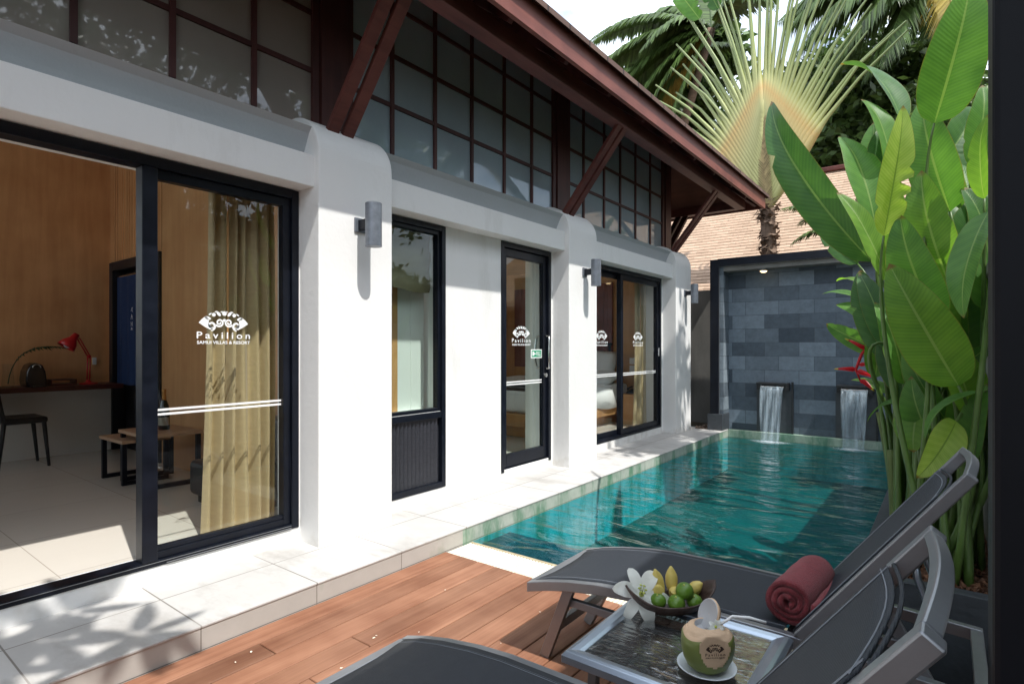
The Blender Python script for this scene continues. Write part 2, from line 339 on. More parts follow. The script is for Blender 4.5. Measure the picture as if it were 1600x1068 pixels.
M['door_dark'] = P('dark_door', (.012,.012,.016), .5, var=.3)
M['curtain'] = P('gold_curtain', (.50,.385,.21), .6, var=.1, nscale=14, trans=.10, sheen=.2, stretch=(1,1,4))
M['blind'] = P('olive_blind', (.30,.25,.15), .7, var=.1, trans=.15)
M['linen'] = P('white_linen', (.82,.82,.82), .85, var=.03, bump=.25, bscale=9)
M['mosaic'] = brickmat('mosaic_panel', (.01,.012,.016), (.30,.31,.32), (.02,.02,.02), .045, .09, (0,2), .002, rough=.2, var=.1, bump=.05)
M['towel'] = P('maroon_towel', (.24,.030,.038), .95, var=.25, nscale=60, bump=.9, bscale=260, sheen=.15)
M['coir'] = P('bark_mulch', (.16,.075,.04), .9, var=.5, nscale=30, island=.5)
M['gravel'] = P('grey_gravel', (.22,.16,.12), .9, var=.5, nscale=30, island=.5)
M['garden_wall'] = P('white_garden_wall', (.66,.66,.63), .8, var=.10, nscale=2, bump=.15, bscale=30)
M['ground'] = P('garden_soil', (.09,.075,.05), .95, var=.4, nscale=3, bump=.4, bscale=20)
M['trunk'] = P('palm_trunk', (.15,.10,.07), .9, var=.5, nscale=6, bump=1, bscale=14, stretch=(1,1,3), island=.3)
M['bark'] = P('grey_bark', (.13,.105,.08), .9, var=.4, nscale=8, bump=.8, bscale=20, stretch=(1,1,.3))
M['stem'] = P('green_stem', (.085,.155,.032), .4, var=.5, nscale=7, stretch=(3,3,.5), trans=.12, island=.35)
M['stem_cut'] = P('cut_stalk', (.10,.14,.035), .6, var=.5, nscale=9, stretch=(3,3,.5))
M['leaf0'] = leafmat('leaf_dark', (.042,.115,.034), (.072,.17,.045), (.16,.26,.09), .34)
M['leaf1'] = leafmat('leaf_mid', (.075,.185,.045), (.125,.27,.062), (.22,.34,.11), .45)
M['leaf2'] = leafmat('leaf_fresh', (.115,.24,.042), (.19,.345,.06), (.26,.38,.12), .50)
M['leaf3'] = leafmat('leaf_yellow', (.24,.37,.065), (.40,.50,.14), (.18,.28,.06), .50)
M['fol_dark'] = P('foliage_dark', (.030,.062,.020), .4, var=.4, nscale=1.2, trans=.25, island=.45)
M['fol_mid'] = P('foliage_mid', (.085,.14,.036), .42, var=.4, nscale=1.2, trans=.3, island=.45)
M['fol_light'] = P('foliage_light', (.10,.17,.04), .45, var=.35, nscale=1.2, trans=.35, island=.4)
M['fol_yellow'] = P('foliage_yellow', (.32,.24,.045), .5, var=.35, nscale=2, trans=.35, island=.4)
M['petiole'] = P('yellow_petiole', (.36,.36,.12), .45, var=.22, nscale=2.5, island=.2)
M['lily'] = P('lily_petal', (.82,.84,.78), .5, var=.03, trans=.3)
M['pollen'] = P('lily_centre', (.45,.50,.10), .6, var=.2)
M['banana'] = P('banana_skin', (.60,.47,.12), .5, var=.18, nscale=30)
M['lime'] = P('lime_skin', (.10,.20,.02), .3, var=.35, nscale=12, bump=.2, bscale=150)
M['bowl'] = P('coconut_shell', (.055,.032,.024), .5, var=.5, nscale=25, bump=.4, bscale=60)
M['bowl_in'] = P('bowl_inside', (.13,.095,.08), .6, var=.3, nscale=25)
M['coco_green'] = P('green_husk', (.16,.19,.045), .4, var=.25, nscale=12)
M['coco_cut'] = P('cut_husk', (.62,.43,.28), .75, var=.16, nscale=22, bump=.3, bscale=40)
M['coco_white'] = P('coconut_flesh', (.42,.42,.43), .5, var=.06)
M['burn'] = P('burnt_mark', (.045,.02,.012), .8, var=.2)
M['china'] = P('white_china', (.68,.72,.76), .2, var=.02)
M['flower_red'] = P('red_bract', (.62,.018,.03), .4, var=.15, trans=.2)
M['flower_tip'] = P('yellow_bract_tip', (.65,.42,.03), .4, var=.15, trans=.2)
M['bottle'] = P('dark_bottle', (.006,.012,.008), .1, var=.1)
M['foil'] = P('gold_foil', (.50,.25,.08), .35, .6, var=.1)
M['blabel'] = P('bottle_label', (.30,.28,.22), .5, var=.1)
def slingmat():
    m = P('charcoal_sling', (.026,.031,.040), .62, var=.12, nscale=40, spec=.35)
    nt = m.node_tree; b = [n for n in nt.nodes if n.type == 'BSDF_PRINCIPLED'][0]
    w1 = N(nt, 'ShaderNodeTexWave', wave_type='BANDS', bands_direction='Y', i_Scale=90.0); w2 = N(nt, 'ShaderNodeTexWave', wave_type='BANDS', bands_direction='X', i_Scale=90.0)
    v = coords(nt); nt.links.new(v, w1.inputs[0]); nt.links.new(v, w2.inputs[0])
    a = N(nt, 'ShaderNodeMath', operation='ADD'); nt.links.new(w1.outputs['Fac'], a.inputs[0]); nt.links.new(w2.outputs['Fac'], a.inputs[1])
    bp = N(nt, 'ShaderNodeBump', i_Strength=.4, i_Distance=.002); nt.links.new(a.outputs[0], bp.inputs['Height']); nt.links.new(bp.outputs[0], b.inputs['Normal'])
    return m
M['sling'] = slingmat()
M['stitch'] = P('grey_stitching', (.22,.24,.27), .7, var=.1)
def watermat():
    m, nt, out = newmat('pool_water'); L = nt.links.new
    vec = coords(nt, (1.0, 2.1, 1))
    n1 = N(nt, 'ShaderNodeTexNoise', i_Scale=2.3, i_Detail=2.5, i_Roughness=.45, i_Distortion=.9); L(vec, n1.inputs['Vector'])
    n2 = N(nt, 'ShaderNodeTexNoise', i_Scale=11.0, i_Detail=2.0, i_Distortion=.4); L(vec, n2.inputs['Vector'])
    a = N(nt, 'ShaderNodeMath', operation='MULTIPLY_ADD'); a.inputs[1].default_value = .12; L(n2.outputs['Fac'], a.inputs[0]); L(n1.outputs['Fac'], a.inputs[2])
    bp = N(nt, 'ShaderNodeBump', i_Strength=.62, i_Distance=.07); L(a.outputs[0], bp.inputs['Height'])
    t = N(nt, 'ShaderNodeBsdfTransparent'); t.inputs[0].default_value = (.14,.86,1,1)
    g = N(nt, 'ShaderNodeBsdfGlossy', i_Roughness=.02); L(bp.outputs[0], g.inputs['Normal'])
    fr = fresnel(nt, 1.33); L(bp.outputs[0], fr.inputs['Normal'])
    mu = N(nt, 'ShaderNodeMath', operation='MULTIPLY', use_clamp=True); mu.inputs[1].default_value = 1.1; L(fr.outputs[0], mu.inputs[0])
    ms = N(nt, 'ShaderNodeMixShader'); L(mu.outputs[0], ms.inputs[0]); L(t.outputs[0], ms.inputs[1]); L(g.outputs[0], ms.inputs[2])
    L(ms.outputs[0], out.inputs['Surface']); return m
M['water'] = watermat()
def fallmat():
    m, nt, out = newmat('falling_water'); L = nt.links.new
    n1 = N(nt, 'ShaderNodeTexNoise', i_Scale=1.0, i_Detail=4.0, i_Roughness=.6); L(coords(nt, (22, 22, .7)), n1.inputs['Vector'])
    mr = N(nt, 'ShaderNodeMapRange'); mr.inputs['From Min'].default_value = .30; mr.inputs['From Max'].default_value = .78; mr.inputs['To Max'].default_value = .36; mr.inputs['To Min'].default_value = .05; L(n1.outputs['Fac'], mr.inputs['Value'])
    t = N(nt, 'ShaderNodeBsdfTransparent'); b = N(nt, 'ShaderNodeBsdfPrincipled', i_Roughness=.15); b.inputs['Base Color'].default_value = (.62,.76,.86,1)
    ms = N(nt, 'ShaderNodeMixShader'); L(mr.outputs['Result'], ms.inputs[0]); L(t.outputs[0], ms.inputs[1]); L(b.outputs[0], ms.inputs[2])
    L(ms.outputs[0], out.inputs['Surface']); return m
M['fall'] = fallmat()
def foammat():
    m, nt, out = newmat('splash_foam'); L = nt.links.new
    uv = N(nt, 'ShaderNodeUVMap'); sp = N(nt, 'ShaderNodeSeparateXYZ'); L(uv.outputs[0], sp.inputs[0])
    n1 = N(nt, 'ShaderNodeTexNoise', i_Scale=26.0, i_Detail=4.0); L(coords(nt), n1.inputs['Vector'])
    mr = N(nt, 'ShaderNodeMapRange'); mr.inputs['From Min'].default_value = 1.0; mr.inputs['From Max'].default_value = .15; L(sp.outputs[0], mr.inputs['Value'])
    mu = N(nt, 'ShaderNodeMath', operation='MULTIPLY', use_clamp=True); L(mr.outputs['Result'], mu.inputs[0]); L(n1.outputs['Fac'], mu.inputs[1])
    t = N(nt, 'ShaderNodeBsdfTransparent'); b = N(nt, 'ShaderNodeBsdfPrincipled', i_Roughness=.4); b.inputs['Base Color'].default_value = (.75,.84,.90,1)
    ms = N(nt, 'ShaderNodeMixShader'); L(mu.outputs[0], ms.inputs[0]); L(t.outputs[0], ms.inputs[1]); L(b.outputs[0], ms.inputs[2]); L(ms.outputs[0], out.inputs['Surface']); return m
M['foam'] = foammat()

# ------------------------------------------------------------------ 2D artwork helpers
def text2d(s, x0, x1, y0, y1, spacing=1.0, bold=0):
    cu = bpy.data.curves.new('t', 'FONT'); cu.body = s; cu.space_character = spacing; cu.offset = bold
    o = bpy.data.objects.new('t', cu); COL.objects.link(o)
    me = bpy.data.meshes.new_from_object(o.evaluated_get(bpy.context.evaluated_depsgraph_get()))
    vs = [(v.co.x, v.co.y) for v in me.vertices]; fs = [tuple(p.vertices) for p in me.polygons]
    bpy.data.objects.remove(o); bpy.data.curves.remove(cu); bpy.data.meshes.remove(me)
    ax = min(v[0] for v in vs); bx = max(v[0] for v in vs); ay = min(v[1] for v in vs); by = max(v[1] for v in vs)
    return [(x0+(x-ax)/(bx-ax)*(x1-x0), y0+(y-ay)/(by-ay)*(y1-y0)) for x, y in vs], fs
def disc2d(cx, cy, rx, ry=None, ang=0, n=14):
    ry = ry or rx; c, s = math.cos(ang), math.sin(ang)
    return [(cx+rx*math.cos(a)*c-ry*math.sin(a)*s, cy+rx*math.cos(a)*s+ry*math.sin(a)*c) for a in [2*PI*i/n for i in range(n)]], [tuple(range(n))]
def stroke2d(pts, w0, w1):
    vs = []; fs = []; n = len(pts)
    for i, p in enumerate(pts):
        a = pts[max(i-1,0)]; b = pts[min(i+1,n-1)]; dx, dy = b[0]-a[0], b[1]-a[1]; l = math.hypot(dx,dy) or 1
        w = (w0+(w1-w0)*i/(n-1))/2; vs += [(p[0]-dy/l*w, p[1]+dx/l*w), (p[0]+dy/l*w, p[1]-dx/l*w)]
    for i in range(n-1): fs.append((2*i, 2*i+1, 2*i+3, 2*i+2))
    return vs, fs
def spiral(cx, cy, r0, r1, a0, turns, sgn, n=26):
    return [(cx+(r0+(r1-r0)*i/n)*math.cos(a0+sgn*turns*2*PI*i/n), cy+(r0+(r1-r0)*i/n)*math.sin(a0+sgn*turns*2*PI*i/n)) for i in range(n+1)]
def logo2d():
    """fan emblem of scrolls, leaves and dots over two lines of lettering; unit = fan width"""
    S = []
    q = lambda px, py: ((px-403)/370, (340-py)/370)
    for sg in (-1, 1):
        mir = lambda p: p if sg < 0 else (-p[0], p[1])
        S.append(([mir(q(*p)) for p in ((218,312),(240,286),(268,262),(292,288),(288,312),(300,332),(318,340),(318,362),(296,360),(262,342))], [tuple(range(10))]))
        S.append(stroke2d([mir(p) for p in spiral(*q(308,332), .085, .02, -1.6, 1.1, 1)], .05, .03))
        S.append(stroke2d([mir(p) for p in spiral(*q(368,307), .085, .015, -2.6, 1.5, 1)], .038, .028))
        S.append(disc2d(*mir(q(327,250)), .038)); S.append(disc2d(*mir(q(284,276)), .062, .03, -.35*(-sg)))
        S.append(disc2d(*mir(q(362,242)), .058, .03, -.85*(-sg))); S.append(disc2d(*mir(q(300,246)), .036, .014, .6*(-sg)))
        S.append(disc2d(*mir(q(344,227)), .03, .013, .3*(-sg))); S.append(disc2d(*mir(q(385,226)), .026, .012, .1))
    S.append(disc2d(*q(405,238), .046)); S.append(disc2d(*q(405,290), .032))
    S.append(text2d('Pavilion', *[q(205,0)[0], q(603,0)[0]], q(0,428)[1], q(0,378)[1], 1.45, .012))
    S.append(text2d('SAMUI VILLAS & RESORT', q(207,0)[0], q(603,0)[0], q(0,468)[1], q(0,444)[1], 1.0, .02))
    return S
LOGO = logo2d()
def decal(mb, shapes, fn):
    for vs, fs in shapes: mb.add([fn(*v) for v in vs], fs)
def logo_on_x(name, x, yc, zc, size, mat, parent, sx=1.0):
    mb = MB(); decal(mb, LOGO, lambda a, b: (x, yc+a*size*sx, zc+b*size)); mb.keep = True
    return mb.build(name, mat, parent)
# ------------------------------------------------------------------ SETTING
WX = -3.33; PX = -3.12; SX = -2.664; ZW = .112
b = MB().box(-60, 60, -60, 70, -.6, -.5); tag(b.build('ground', M['ground']), kind='structure')
b = MB().box(.25, 12, -5, 30, -.5, .02); b.box(-12, .25, 9.95, 30, -.5, .05); tag(b.build('garden_ground', M['ground']), kind='structure')
# walkway with a pale tiled top and a riser towards deck and pool
b = MB(); b.box(WX-.2, SX, -4.446, 8.96, .1, ZW); tag(b.build('walkway', M['tile_walk'], bevel=.003), kind='structure')
b = MB(); b.box(WX-.2, SX-.004, -4.446, 2.93, -.3, .0999); tag(b.build('walkway_riser', M['tile_riser']), kind='structure')
b = MB(); b.box(WX-.2, SX-.004, 2.93, 8.96, -1.35, .0999); tag(b.build('pool_side', M['pool_rim']), kind='structure')
# deck boards
b = MB(); x = SX+.002; rd = random.Random(3)
while x < 1.5:
    y = -3.2 + rd.random()*1.2
    b.box(x, x+.1370, -4, y-.002, -.03, 0)
    while y < 2.75:
        y2 = min(y+2.6+rd.random()*2, 2.755)
        b.box(x, x+.1370, y+.002, y2, -.03, 0); y = y2+.002
    x += .143
tag(b.build('wooden_deck', M['deck'], bevel=.003, seg=1), kind='structure')
b = MB().box(SX, 1.5, -4, 2.755, -.4, -.05); tag(b.build('deck_bed', M['slate_black']), kind='structure')
b = MB(); rd = random.Random(91)
for i in range(32):
    x, y = rd.uniform(SX+.05,-.9), rd.uniform(.2,2.7); a = rd.uniform(0,PI); l = rd.uniform(.003,.008); w_ = l*rd.uniform(.3,.8); c, q = math.cos(a), math.sin(a)
    b.add([(x+u*c-v*q, y+u*q+v*c, .0035+.002*rd.random()) for u, v in ((-l,-w_*.4),(0,-w_),(l,-w_*.2),(l*.6,w_),(-l*.7,w_*.8))], [(0,1,2,3,4)])
tag(b.build('petal_litter', M['grate'], solid=.0012), kind='stuff')
# overflow grate
t = thing('overflow_grate', 'cream slatted overflow grate between the wooden deck and the pool edge', 'drain grate', (-1.5, 2.88, -.03))
b = MB(); x = SX+.01
while x < -.42:
    b.box(x, x+.0165, 2.762, 2.995, -.025, -.004); x += .0245
b.build('slat', M['grate'], t, bevel=.002, seg=1)
b = MB(); b.box(SX, -.41, 2.80, 2.82, -.03, -.026); b.box(SX, -.41, 2.93, 2.95, -.03, -.026); b.build('support_rail', M['grate'], t)
b = MB().box(SX, -.4, 2.757, 3.0, -.4, -.12); tag(b.build('gutter', M['slate_black']), kind='structure')
# pool basin
b = MB().box(SX, -.4, 3.0, 3.03, -.4, -.006); tag(b.build('pool_edge', M['coping'], bevel=.004), kind='structure')
b = MB().box(SX, -.4, 3.03, 3.46, -.4, -.05); tag(b.build('pool_ledge', M['black_tile']), kind='structure')
b = MB().box(SX, -.4, 3.46, 8.95, -1.35, -.72); tag(b.build('pool_floor', M['pool_tile']), kind='structure')
b = MB().box(SX, -.4, 3.42, 3.46, -1.3, -.4); tag(b.build('pool_end_wall', M['pool_tile']), kind='structure')
b = MB().box(SX, -.4, 8.95, 9.07, -1.3, .108); tag(b.build('pool_far_rim', M['pool_rimx']), kind='structure')
b = MB().box(-.4, -.385, 3.03, 8.95, -1.3, -.02); tag(b.build('pool_side_lining', M['pool_tile_v']), kind='structure')
b = MB(); n = 40
b.add([(SX,3.031,-.004),(-.40,3.031,-.004),(-.40,8.95,-.004),(SX,8.95,-.004)], [(0,1,2,3)])
tag(b.build('pool_water', M['water']), kind='structure')
# planter
t = thing('planter', 'long black slate planter box along the right side of the pool', 'planter', (-.1, 3.42, 0))
b = MB(); b.box(-.385, -.30, 3.42, 9.0, -1.3, .20); b.box(-.30, .2, 3.42, 3.50, -.3, .20); b.build('curb', M['slate_plain'], t, bevel=.004)
b = MB().box(-.30, .2, 3.50, 9.0, -.3, .13); b.build('soil', M['coir'], t)
b = MB(); rd = random.Random(5)
for i in range(2600):
    if i < 1500: x, y = rd.uniform(-.29,.19), rd.uniform(3.51,4.3)
    else: x, y = rd.uniform(-.29,.19), rd.uniform(4.3,8.9)
    z = .135+rd.random()*.045; s = rd.uniform(.008,.022)
    q = Quaternion((rd.gauss(0,1),rd.gauss(0,1),rd.gauss(0,1),rd.gauss(0,1))).normalized()
    vs = [V((x,y,z))+q@V(p)*s for p in ((1,.5,.2),(-1,.6,.1),(-.8,-.6,.25),(.9,-.5,.2),(.1,.1,-.5))]
    b.add(vs, [(0,1,2,3),(0,4,1),(1,4,2),(2,4,3),(3,4,0)])
tag(b.build('bark_mulch', M['coir']), kind='stuff')
b = MB()
for i in range(260):
    x, y = rd.uniform(-3.1,-2.9), rd.uniform(8.75,9.3); z = .10+rd.random()*.03; s = rd.uniform(.012,.03)
    q = Quaternion((rd.gauss(0,1),rd.gauss(0,1),rd.gauss(0,1),rd.gauss(0,1))).normalized()
    b.add([V((x,y,z))+q@V(p)*s for p in ((1,.5,.2),(-1,.6,.1),(-.8,-.6,.25),(.9,-.5,.2),(.1,.1,-.5))], [(0,1,2,3),(0,4,1),(1,4,2),(2,4,3),(3,4,0)])
tag(b.build('gravel', M['gravel']), kind='stuff')
b = MB().box(-4, SX, 8.962, 9.9, -.3, .095); tag(b.build('gravel_bed', M['ground']), kind='structure')

b = MB().box(-24, -8.05, -8, 9.5, -.3, .1); tag(b.build('added_bounce_paving', M['garden_wall']), kind='structure')  # pale paving added out of view to bounce sunlight into the rooms
# boundary walls
t = thing('garden_wall', 'white garden wall behind the leafy planter', 'garden wall', (.3, 6, 0))
b = MB(); b.box(.20, .36, 3.4, 9.9, -.3, 1.75); b.build('wall', M['garden_wall'], t)
b = MB(); b.box(.17, .39, 3.38, 9.9, 1.75, 1.81); b.build('coping', M['concrete'], t, bevel=.005)
tag((lambda b: b.build('concrete_wall', M['concrete']))(MB().box(-9, .2, 9.62, 9.8, -.3, 2.33)), 'weathered grey concrete wall between villa and water wall', 'wall')

# ------------------------------------------------------------------ VILLA
villa = thing('villa', 'white villa with dark red timber roof, glass doors and rounded pilasters', 'villa', (-6, 2.5, 0))
def facade(y0, y1, holes):
    """wall slab with openings, butt-jointed boxes"""
    mb = MB(); x0, x1 = WX-.2, WX; z0, z1 = ZW-.02, 2.40
    ys = y0
    for (a, c, lo, hi) in holes:
        mb.box(x0, x1, ys, a, z0, z1); mb.box(x0, x1, a, c, z0, lo)
        if hi < z1: mb.box(x0, x1, a, c, hi, z1)
        ys = c
    mb.box(x0, x1, ys, y1, z0, z1); return mb
HOLES = [(-.25,2.088,.205,2.372), (2.80,3.445,.205,2.372), (4.188,5.038,.205,2.372), (5.80,7.97,.205,2.372)]
facade(-4.4, 8.6, HOLES).build('front_wall', M['plaster'], villa)
b = MB(); b.box(-3.175-.36, -3.175, -4.4, 8.02, 2.376, 2.577); b.build('lintel', M['plaster'], villa, bevel=.006)
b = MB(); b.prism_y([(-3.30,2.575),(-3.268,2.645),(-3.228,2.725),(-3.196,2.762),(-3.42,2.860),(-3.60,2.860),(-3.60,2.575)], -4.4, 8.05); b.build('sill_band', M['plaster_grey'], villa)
prof = [(PX, ZW-.02), (PX, 2.58)]
for i in range(1, 13):
    a = PI/2*i/12; prof.append((-3.42+.30*math.cos(a), 2.58+.286*math.sin(a)))
prof += [(-3.60, 2.866), (-3.60, ZW-.02)]
for y0, y1 in ((-.88,-.29), (2.095,2.687), (5.068,5.655), (8.01,8.612)):
    b = MB().prism_y(prof, y0, y1); o = b.build('pilaster', M['plaster'], villa, bevel=.008)
b = MB(); b.box(-9.5, WX-.2, 8.42, 8.60, 0, 3.0); b.build('end_wall', M['plaster'], villa)

# clerestory
PM = [(-4.30,-.50), (-.42,2.29), (2.52,5.25), (5.50,8.255)]
MULL = [[-4.1,-3.6,-3.1,-2.6,-2.1,-1.6,-1.1], [.03,.47,.917,1.368,1.837], [2.947,3.413,3.880,4.355,4.817], [5.878,6.386,6.83,7.293,7.785]]
ZS = [2.866, 3.24, 3.63, 4.02, 4.42]
for bi, ((y0, y1), ml) in enumerate(zip(PM, MULL)):
    f = MB(); w = .032
    f.box(-3.455, -3.405, y0, y0+.05, 2.862, 4.45); f.box(-3.455, -3.405, y1-.05, y1, 2.862, 4.45)
    for y in ml: f.box(-3.45, -3.412, y-w/2, y+w/2, 2.862, 4.45)
    edges = [y0+.05] + [e for y in ml for e in (y-w/2, y+w/2)] + [y1-.05]
    for z in ZS[1:]:
        for k in range(0, len(edges), 2): f.box(-3.445, -3.415, edges[k], edges[k+1], z-.016, z+.016)
    cw = f.build('clerestory_window', M['timber_dark'], villa)
    g = MB(); g.box(-3.436, -3.43, y0+.02, y1-.02, 2.865, 4.44)
    g.build('frosted_pane', M['frost_tan'] if bi < 2 else M['frost'], cw)
for y in (-.46, 2.405, 5.375, 8.40): MB().box(-3.50, -3.392, y-.105, y+.105, 2.868, 4.5).build('post', M['timber_dark'], villa)
b = MB(); b.box(-3.49, -3.41, 8.26, 8.294, 2.865, 4.5); b.build('corner_post', M['timber'], villa)

# roof: hipped slab with timber eaves
EX, EY, EZ, SL = -2.32, 9.76, 3.82, .78
b = MB(); xr = -6.1; rise = (EX-xr)*SL; yr = EY-(EX-xr); xb = 2*xr-EX
top = [(EX+.05,-6,EZ+.0),(EX+.05,EY+.05,EZ+.0),(xr,yr,EZ+rise),(xr,-6,EZ+rise),(xb,EY+.05,EZ),(xb,-6,EZ)]
thk = .045
vs = top + [(x, y, z-thk) for x, y, z in top]
b.add(vs, [(0,1,2,3),(1,4,2),(4,5,3,2),(6,9,8,7),(7,8,10),(10,8,9,11),(0,6,7,1),(1,7,10,4),(4,10,11,5),(0,3,9,6),(3,5,11,9)])
roof = b.build('roof', M['shingle_dark'], villa)
b = MB()
s2 = [(EX-.02,-6,EZ-.07),(EX-.02,EY-.02,EZ-.07),(xr,yr,EZ+rise-.12),(xr,-6,EZ+rise-.12),(xb,EY-.02,EZ-.07)]
b.add(s2+[(x,y,z-.02) for x,y,z in s2], [(0,1,2,3),(1,4,2),(5,8,7,6),(6,7,9)]); b.build('soffit', M['soffit'], roof)
b = MB(); b.box(EX-.035, EX, -6, EY, 3.60, 3.815); b.box(xb, EX-.035, EY-.035, EY, 3.60, 3.815); b.build('fascia', M['fascia'], roof, bevel=.003)
b = MB(); b.box(EX-.10, EX-.035, -6, EY-.10, 3.735, 3.775); b.box(xb, EX-.10, EY-.10, EY-.035, 3.735, 3.775); b.build('soffit_lip', M['timber_dark'], roof)
b = MB(); b.box(-2.67, -2.545, -6, 9.46, 3.568, 3.70); b.box(xb, -2.67, 9.335, 9.46, 3.568, 3.70); b.build('eave_beam', M['timber'], roof, bevel=.004)
y = -5.7
while y < 9.2: MB().beam((-2.42,y,3.69),(-3.6,y,3.69+1.18*SL),.05,.10).build('rafter', M['timber_dark'], roof); y += .74
MB().beam((-2.42,EY-.10,3.68),(-4.2,EY-.10-1.78,3.68+1.78*SL),.07,.12).build('rafter', M['timber_dark'], roof)
for y in (-.53, 2.32, 5.20, 8.17):
    for d in (-.058, .058):
        b = MB(); b.beam((-3.30,y+d,2.69),(-2.58,y+d,3.585),.034,.085,(0,1,0)); b.build('brace', M['timber'], villa, bevel=.003)
for x in (-3.50, -3.62):
    b = MB(); b.beam((x,8.50,2.75),(x,9.40,3.56),.045,.09,(1,0,0)); b.build('end_brace', M['timber_dark'], villa, bevel=.003)
b = MB(); b.box(-9.3, -3.46, 8.34, 8.44, 3.0, 4.5); b.build('gable_panel', M['soffit'], villa)

# ---- door and window frames
def frame_boxes(mb, y0, y1, z0, z1, w, x0, x1, wb=None, wt=None):
    wb = wb or w; wt = wt or w
    mb.box(x0, x1, y0, y0+w, z0, z1); mb.box(x0, x1, y1-w, y1, z0, z1)
    mb.box(x0, x1, y0+w, y1-w, z0, z0+wb); mb.box(x0, x1, y0+w, y1-w, z1-wt, z1)
def stripes(parent, y0, y1, x):
    for z in (1.0035, 1.0275):
        mb = MB(); mb.box(x, x+.0012, y0, y1, z-.0062, z+.0062); mb.build('safety_stripe', M['decal'], parent)
XF0, XF1 = -3.43, -3.324
# living-room sliding door: left half slid open, right half glazed
b = MB(); frame_boxes(b, -.248, 2.086, .205, 2.370, .048, XF0, XF1, .03, .055)
d1 = b.build('sliding_door', M['black_alu'], villa, bevel=.003)
b = MB(); b.box(-3.405, -3.319, 1.182, 1.257, .235, 2.312); b.build('meeting_stile', M['black_alu'], d1, bevel=.004)
b = MB(); b.box(-3.40,-3.345, 1.257,1.99, .235,.275); b.box(-3.39,-3.35, 1.257,1.99,.275,.30); b.box(-3.40,-3.345,1.257,1.99,2.262,2.312); b.box(-3.40,-3.345,1.99,2.037,.235,2.312); b.build('sash', M['black_alu'], d1, bevel=.004)
b = MB(); b.box(-3.378,-3.372,1.257,1.99,.30,2.262); b.build('glass_pane', M['glass'], d1)
stripes(d1, 1.26, 1.988, -3.3712); logo_on_x('fan_logo', -3.3705, 1.629, 1.483, .288, M['decal'], d1)
b = MB(); b.box(-3.419,-3.4055,1.19,1.2,.93,1.09); b.build('pull_plate', M['steel'], d1, bevel=.002)
b = MB(); b.box(-3.322,-3.318,1.30,2.03,.212,.216); b.box(-3.322,-3.319,-.2,2.03,.226,.229); b.build('track', M['alu'], d1)
# bathroom window over a ribbed black panel
b = MB(); frame_boxes(b, 2.802, 3.443, .207, 2.370, .045, XF0, XF1); b.box(XF0+.01, XF1-.004, 2.847, 3.398, .785, .835)
d2 = b.build('bathroom_window', M['black_alu'], villa, bevel=.003)
b = MB(); frame_boxes(b, 2.847, 3.398, .836, 2.324, .03, -3.40, -3.345); b.build('sash', M['black_alu'], d2, bevel=.003)
b = MB(); b.box(-3.378,-3.372,2.877,3.368,.866,2.294); b.build('glass_pane', M['glass_green'], d2)
b = MB(); prof = []; y = 2.847; k = 0
while y < 3.398: prof.append((y, -3.346 if k % 2 else -3.368)); y += .0205; k += 1
prof.append((3.398, -3.372))
vs = [(x, yy, .253) for yy, x in prof] + [(x, yy, .784) for yy, x in prof]; n = len(prof)
b.add(vs, [(i, i+1, i+1+n, i+n) for i in range(n-1)]); b.build('ribbed_panel', M['black_panel'], d2, solid=.006)
b = MB(); b.box(-3.42,-3.345,2.848,3.397,.8355,.8385); b.build('inner_sill', M['white_paint'], d2)
# hinged glass door
b = MB(); b.box(XF0,XF1,4.19,4.235,.18,2.370); b.box(XF0,XF1,4.99,5.036,.18,2.370); b.box(XF0,XF1,4.235,4.99,2.318,2.370); b.box(XF0+.02,XF1-.01,4.235,4.99,.19,.212)
d3 = b.build('entrance_door', M['black_alu'], villa, bevel=.003)
b = MB(); frame_boxes(b, 4.238, 4.987, .216, 2.314, .062, -3.40, -3.35, .12, .075); b.build('door_leaf', M['black_alu'], d3, bevel=.004)
b = MB(); b.box(-3.378,-3.372,4.300,4.925,.336,2.239); b.build('glass_pane', M['glass_green'], d3)
stripes(d3, 4.302, 4.923, -3.3712); logo_on_x('fan_logo', -3.3705, 4.567, 1.483, .288, M['decal'], d3)
def handle(x, y, sg):
    pts = [(x,y,1.145),(x+sg*.05,y,1.15),(x+sg*.062,y-.012,1.22),(x+sg*.066,y-.02,1.315),(x+sg*.062,y-.012,1.41),(x+sg*.05,y,1.48),(x,y,1.485)]
    p2 = []
    for i in range(len(pts)-1): p2 += [tuple(V(pts[i]).lerp(V(pts[i+1]), t)) for t in (0,.5)]
    MB().tube(p2+[pts[-1]], .011, 8).build('handle', M['steel'], d3, smooth=True)
handle(-3.35, 4.956, 1); handle(-3.40, 4.956, -1)
b = MB(); b.lathe([(.0,.0),(.022,.0),(.022,.02),(.012,.024),(0,.024)], (-3.35,4.956,1.075), 14, M=Matrix.Rotation(PI/2,3,'Y')); b.build('lock', M['steel'], d3, smooth=True, angle=40)
b = MB(); b.box(-3.3712,-3.3702,4.73,4.93,1.255,1.345); st = b.build('pull_sign', M['decal'], d3)
b = MB(); b.box(-3.3701,-3.3695,4.745,4.915,1.266,1.334); b.build('green_field', M['green'], st)
b = MB(); decal(b, [text2d('PULL', 4.825, 4.905, 1.278, 1.322, 1, .02)], lambda a, c: (-3.3690, a, c)); b.add([(-3.3690,y,z) for y, z in ((4.755,1.28),(4.785,1.28),(4.79,1.292),(4.815,1.294),(4.815,1.306),(4.79,1.308),(4.785,1.322),(4.755,1.322))], [tuple(range(8))]); b.build('lettering', M['decal'], st)
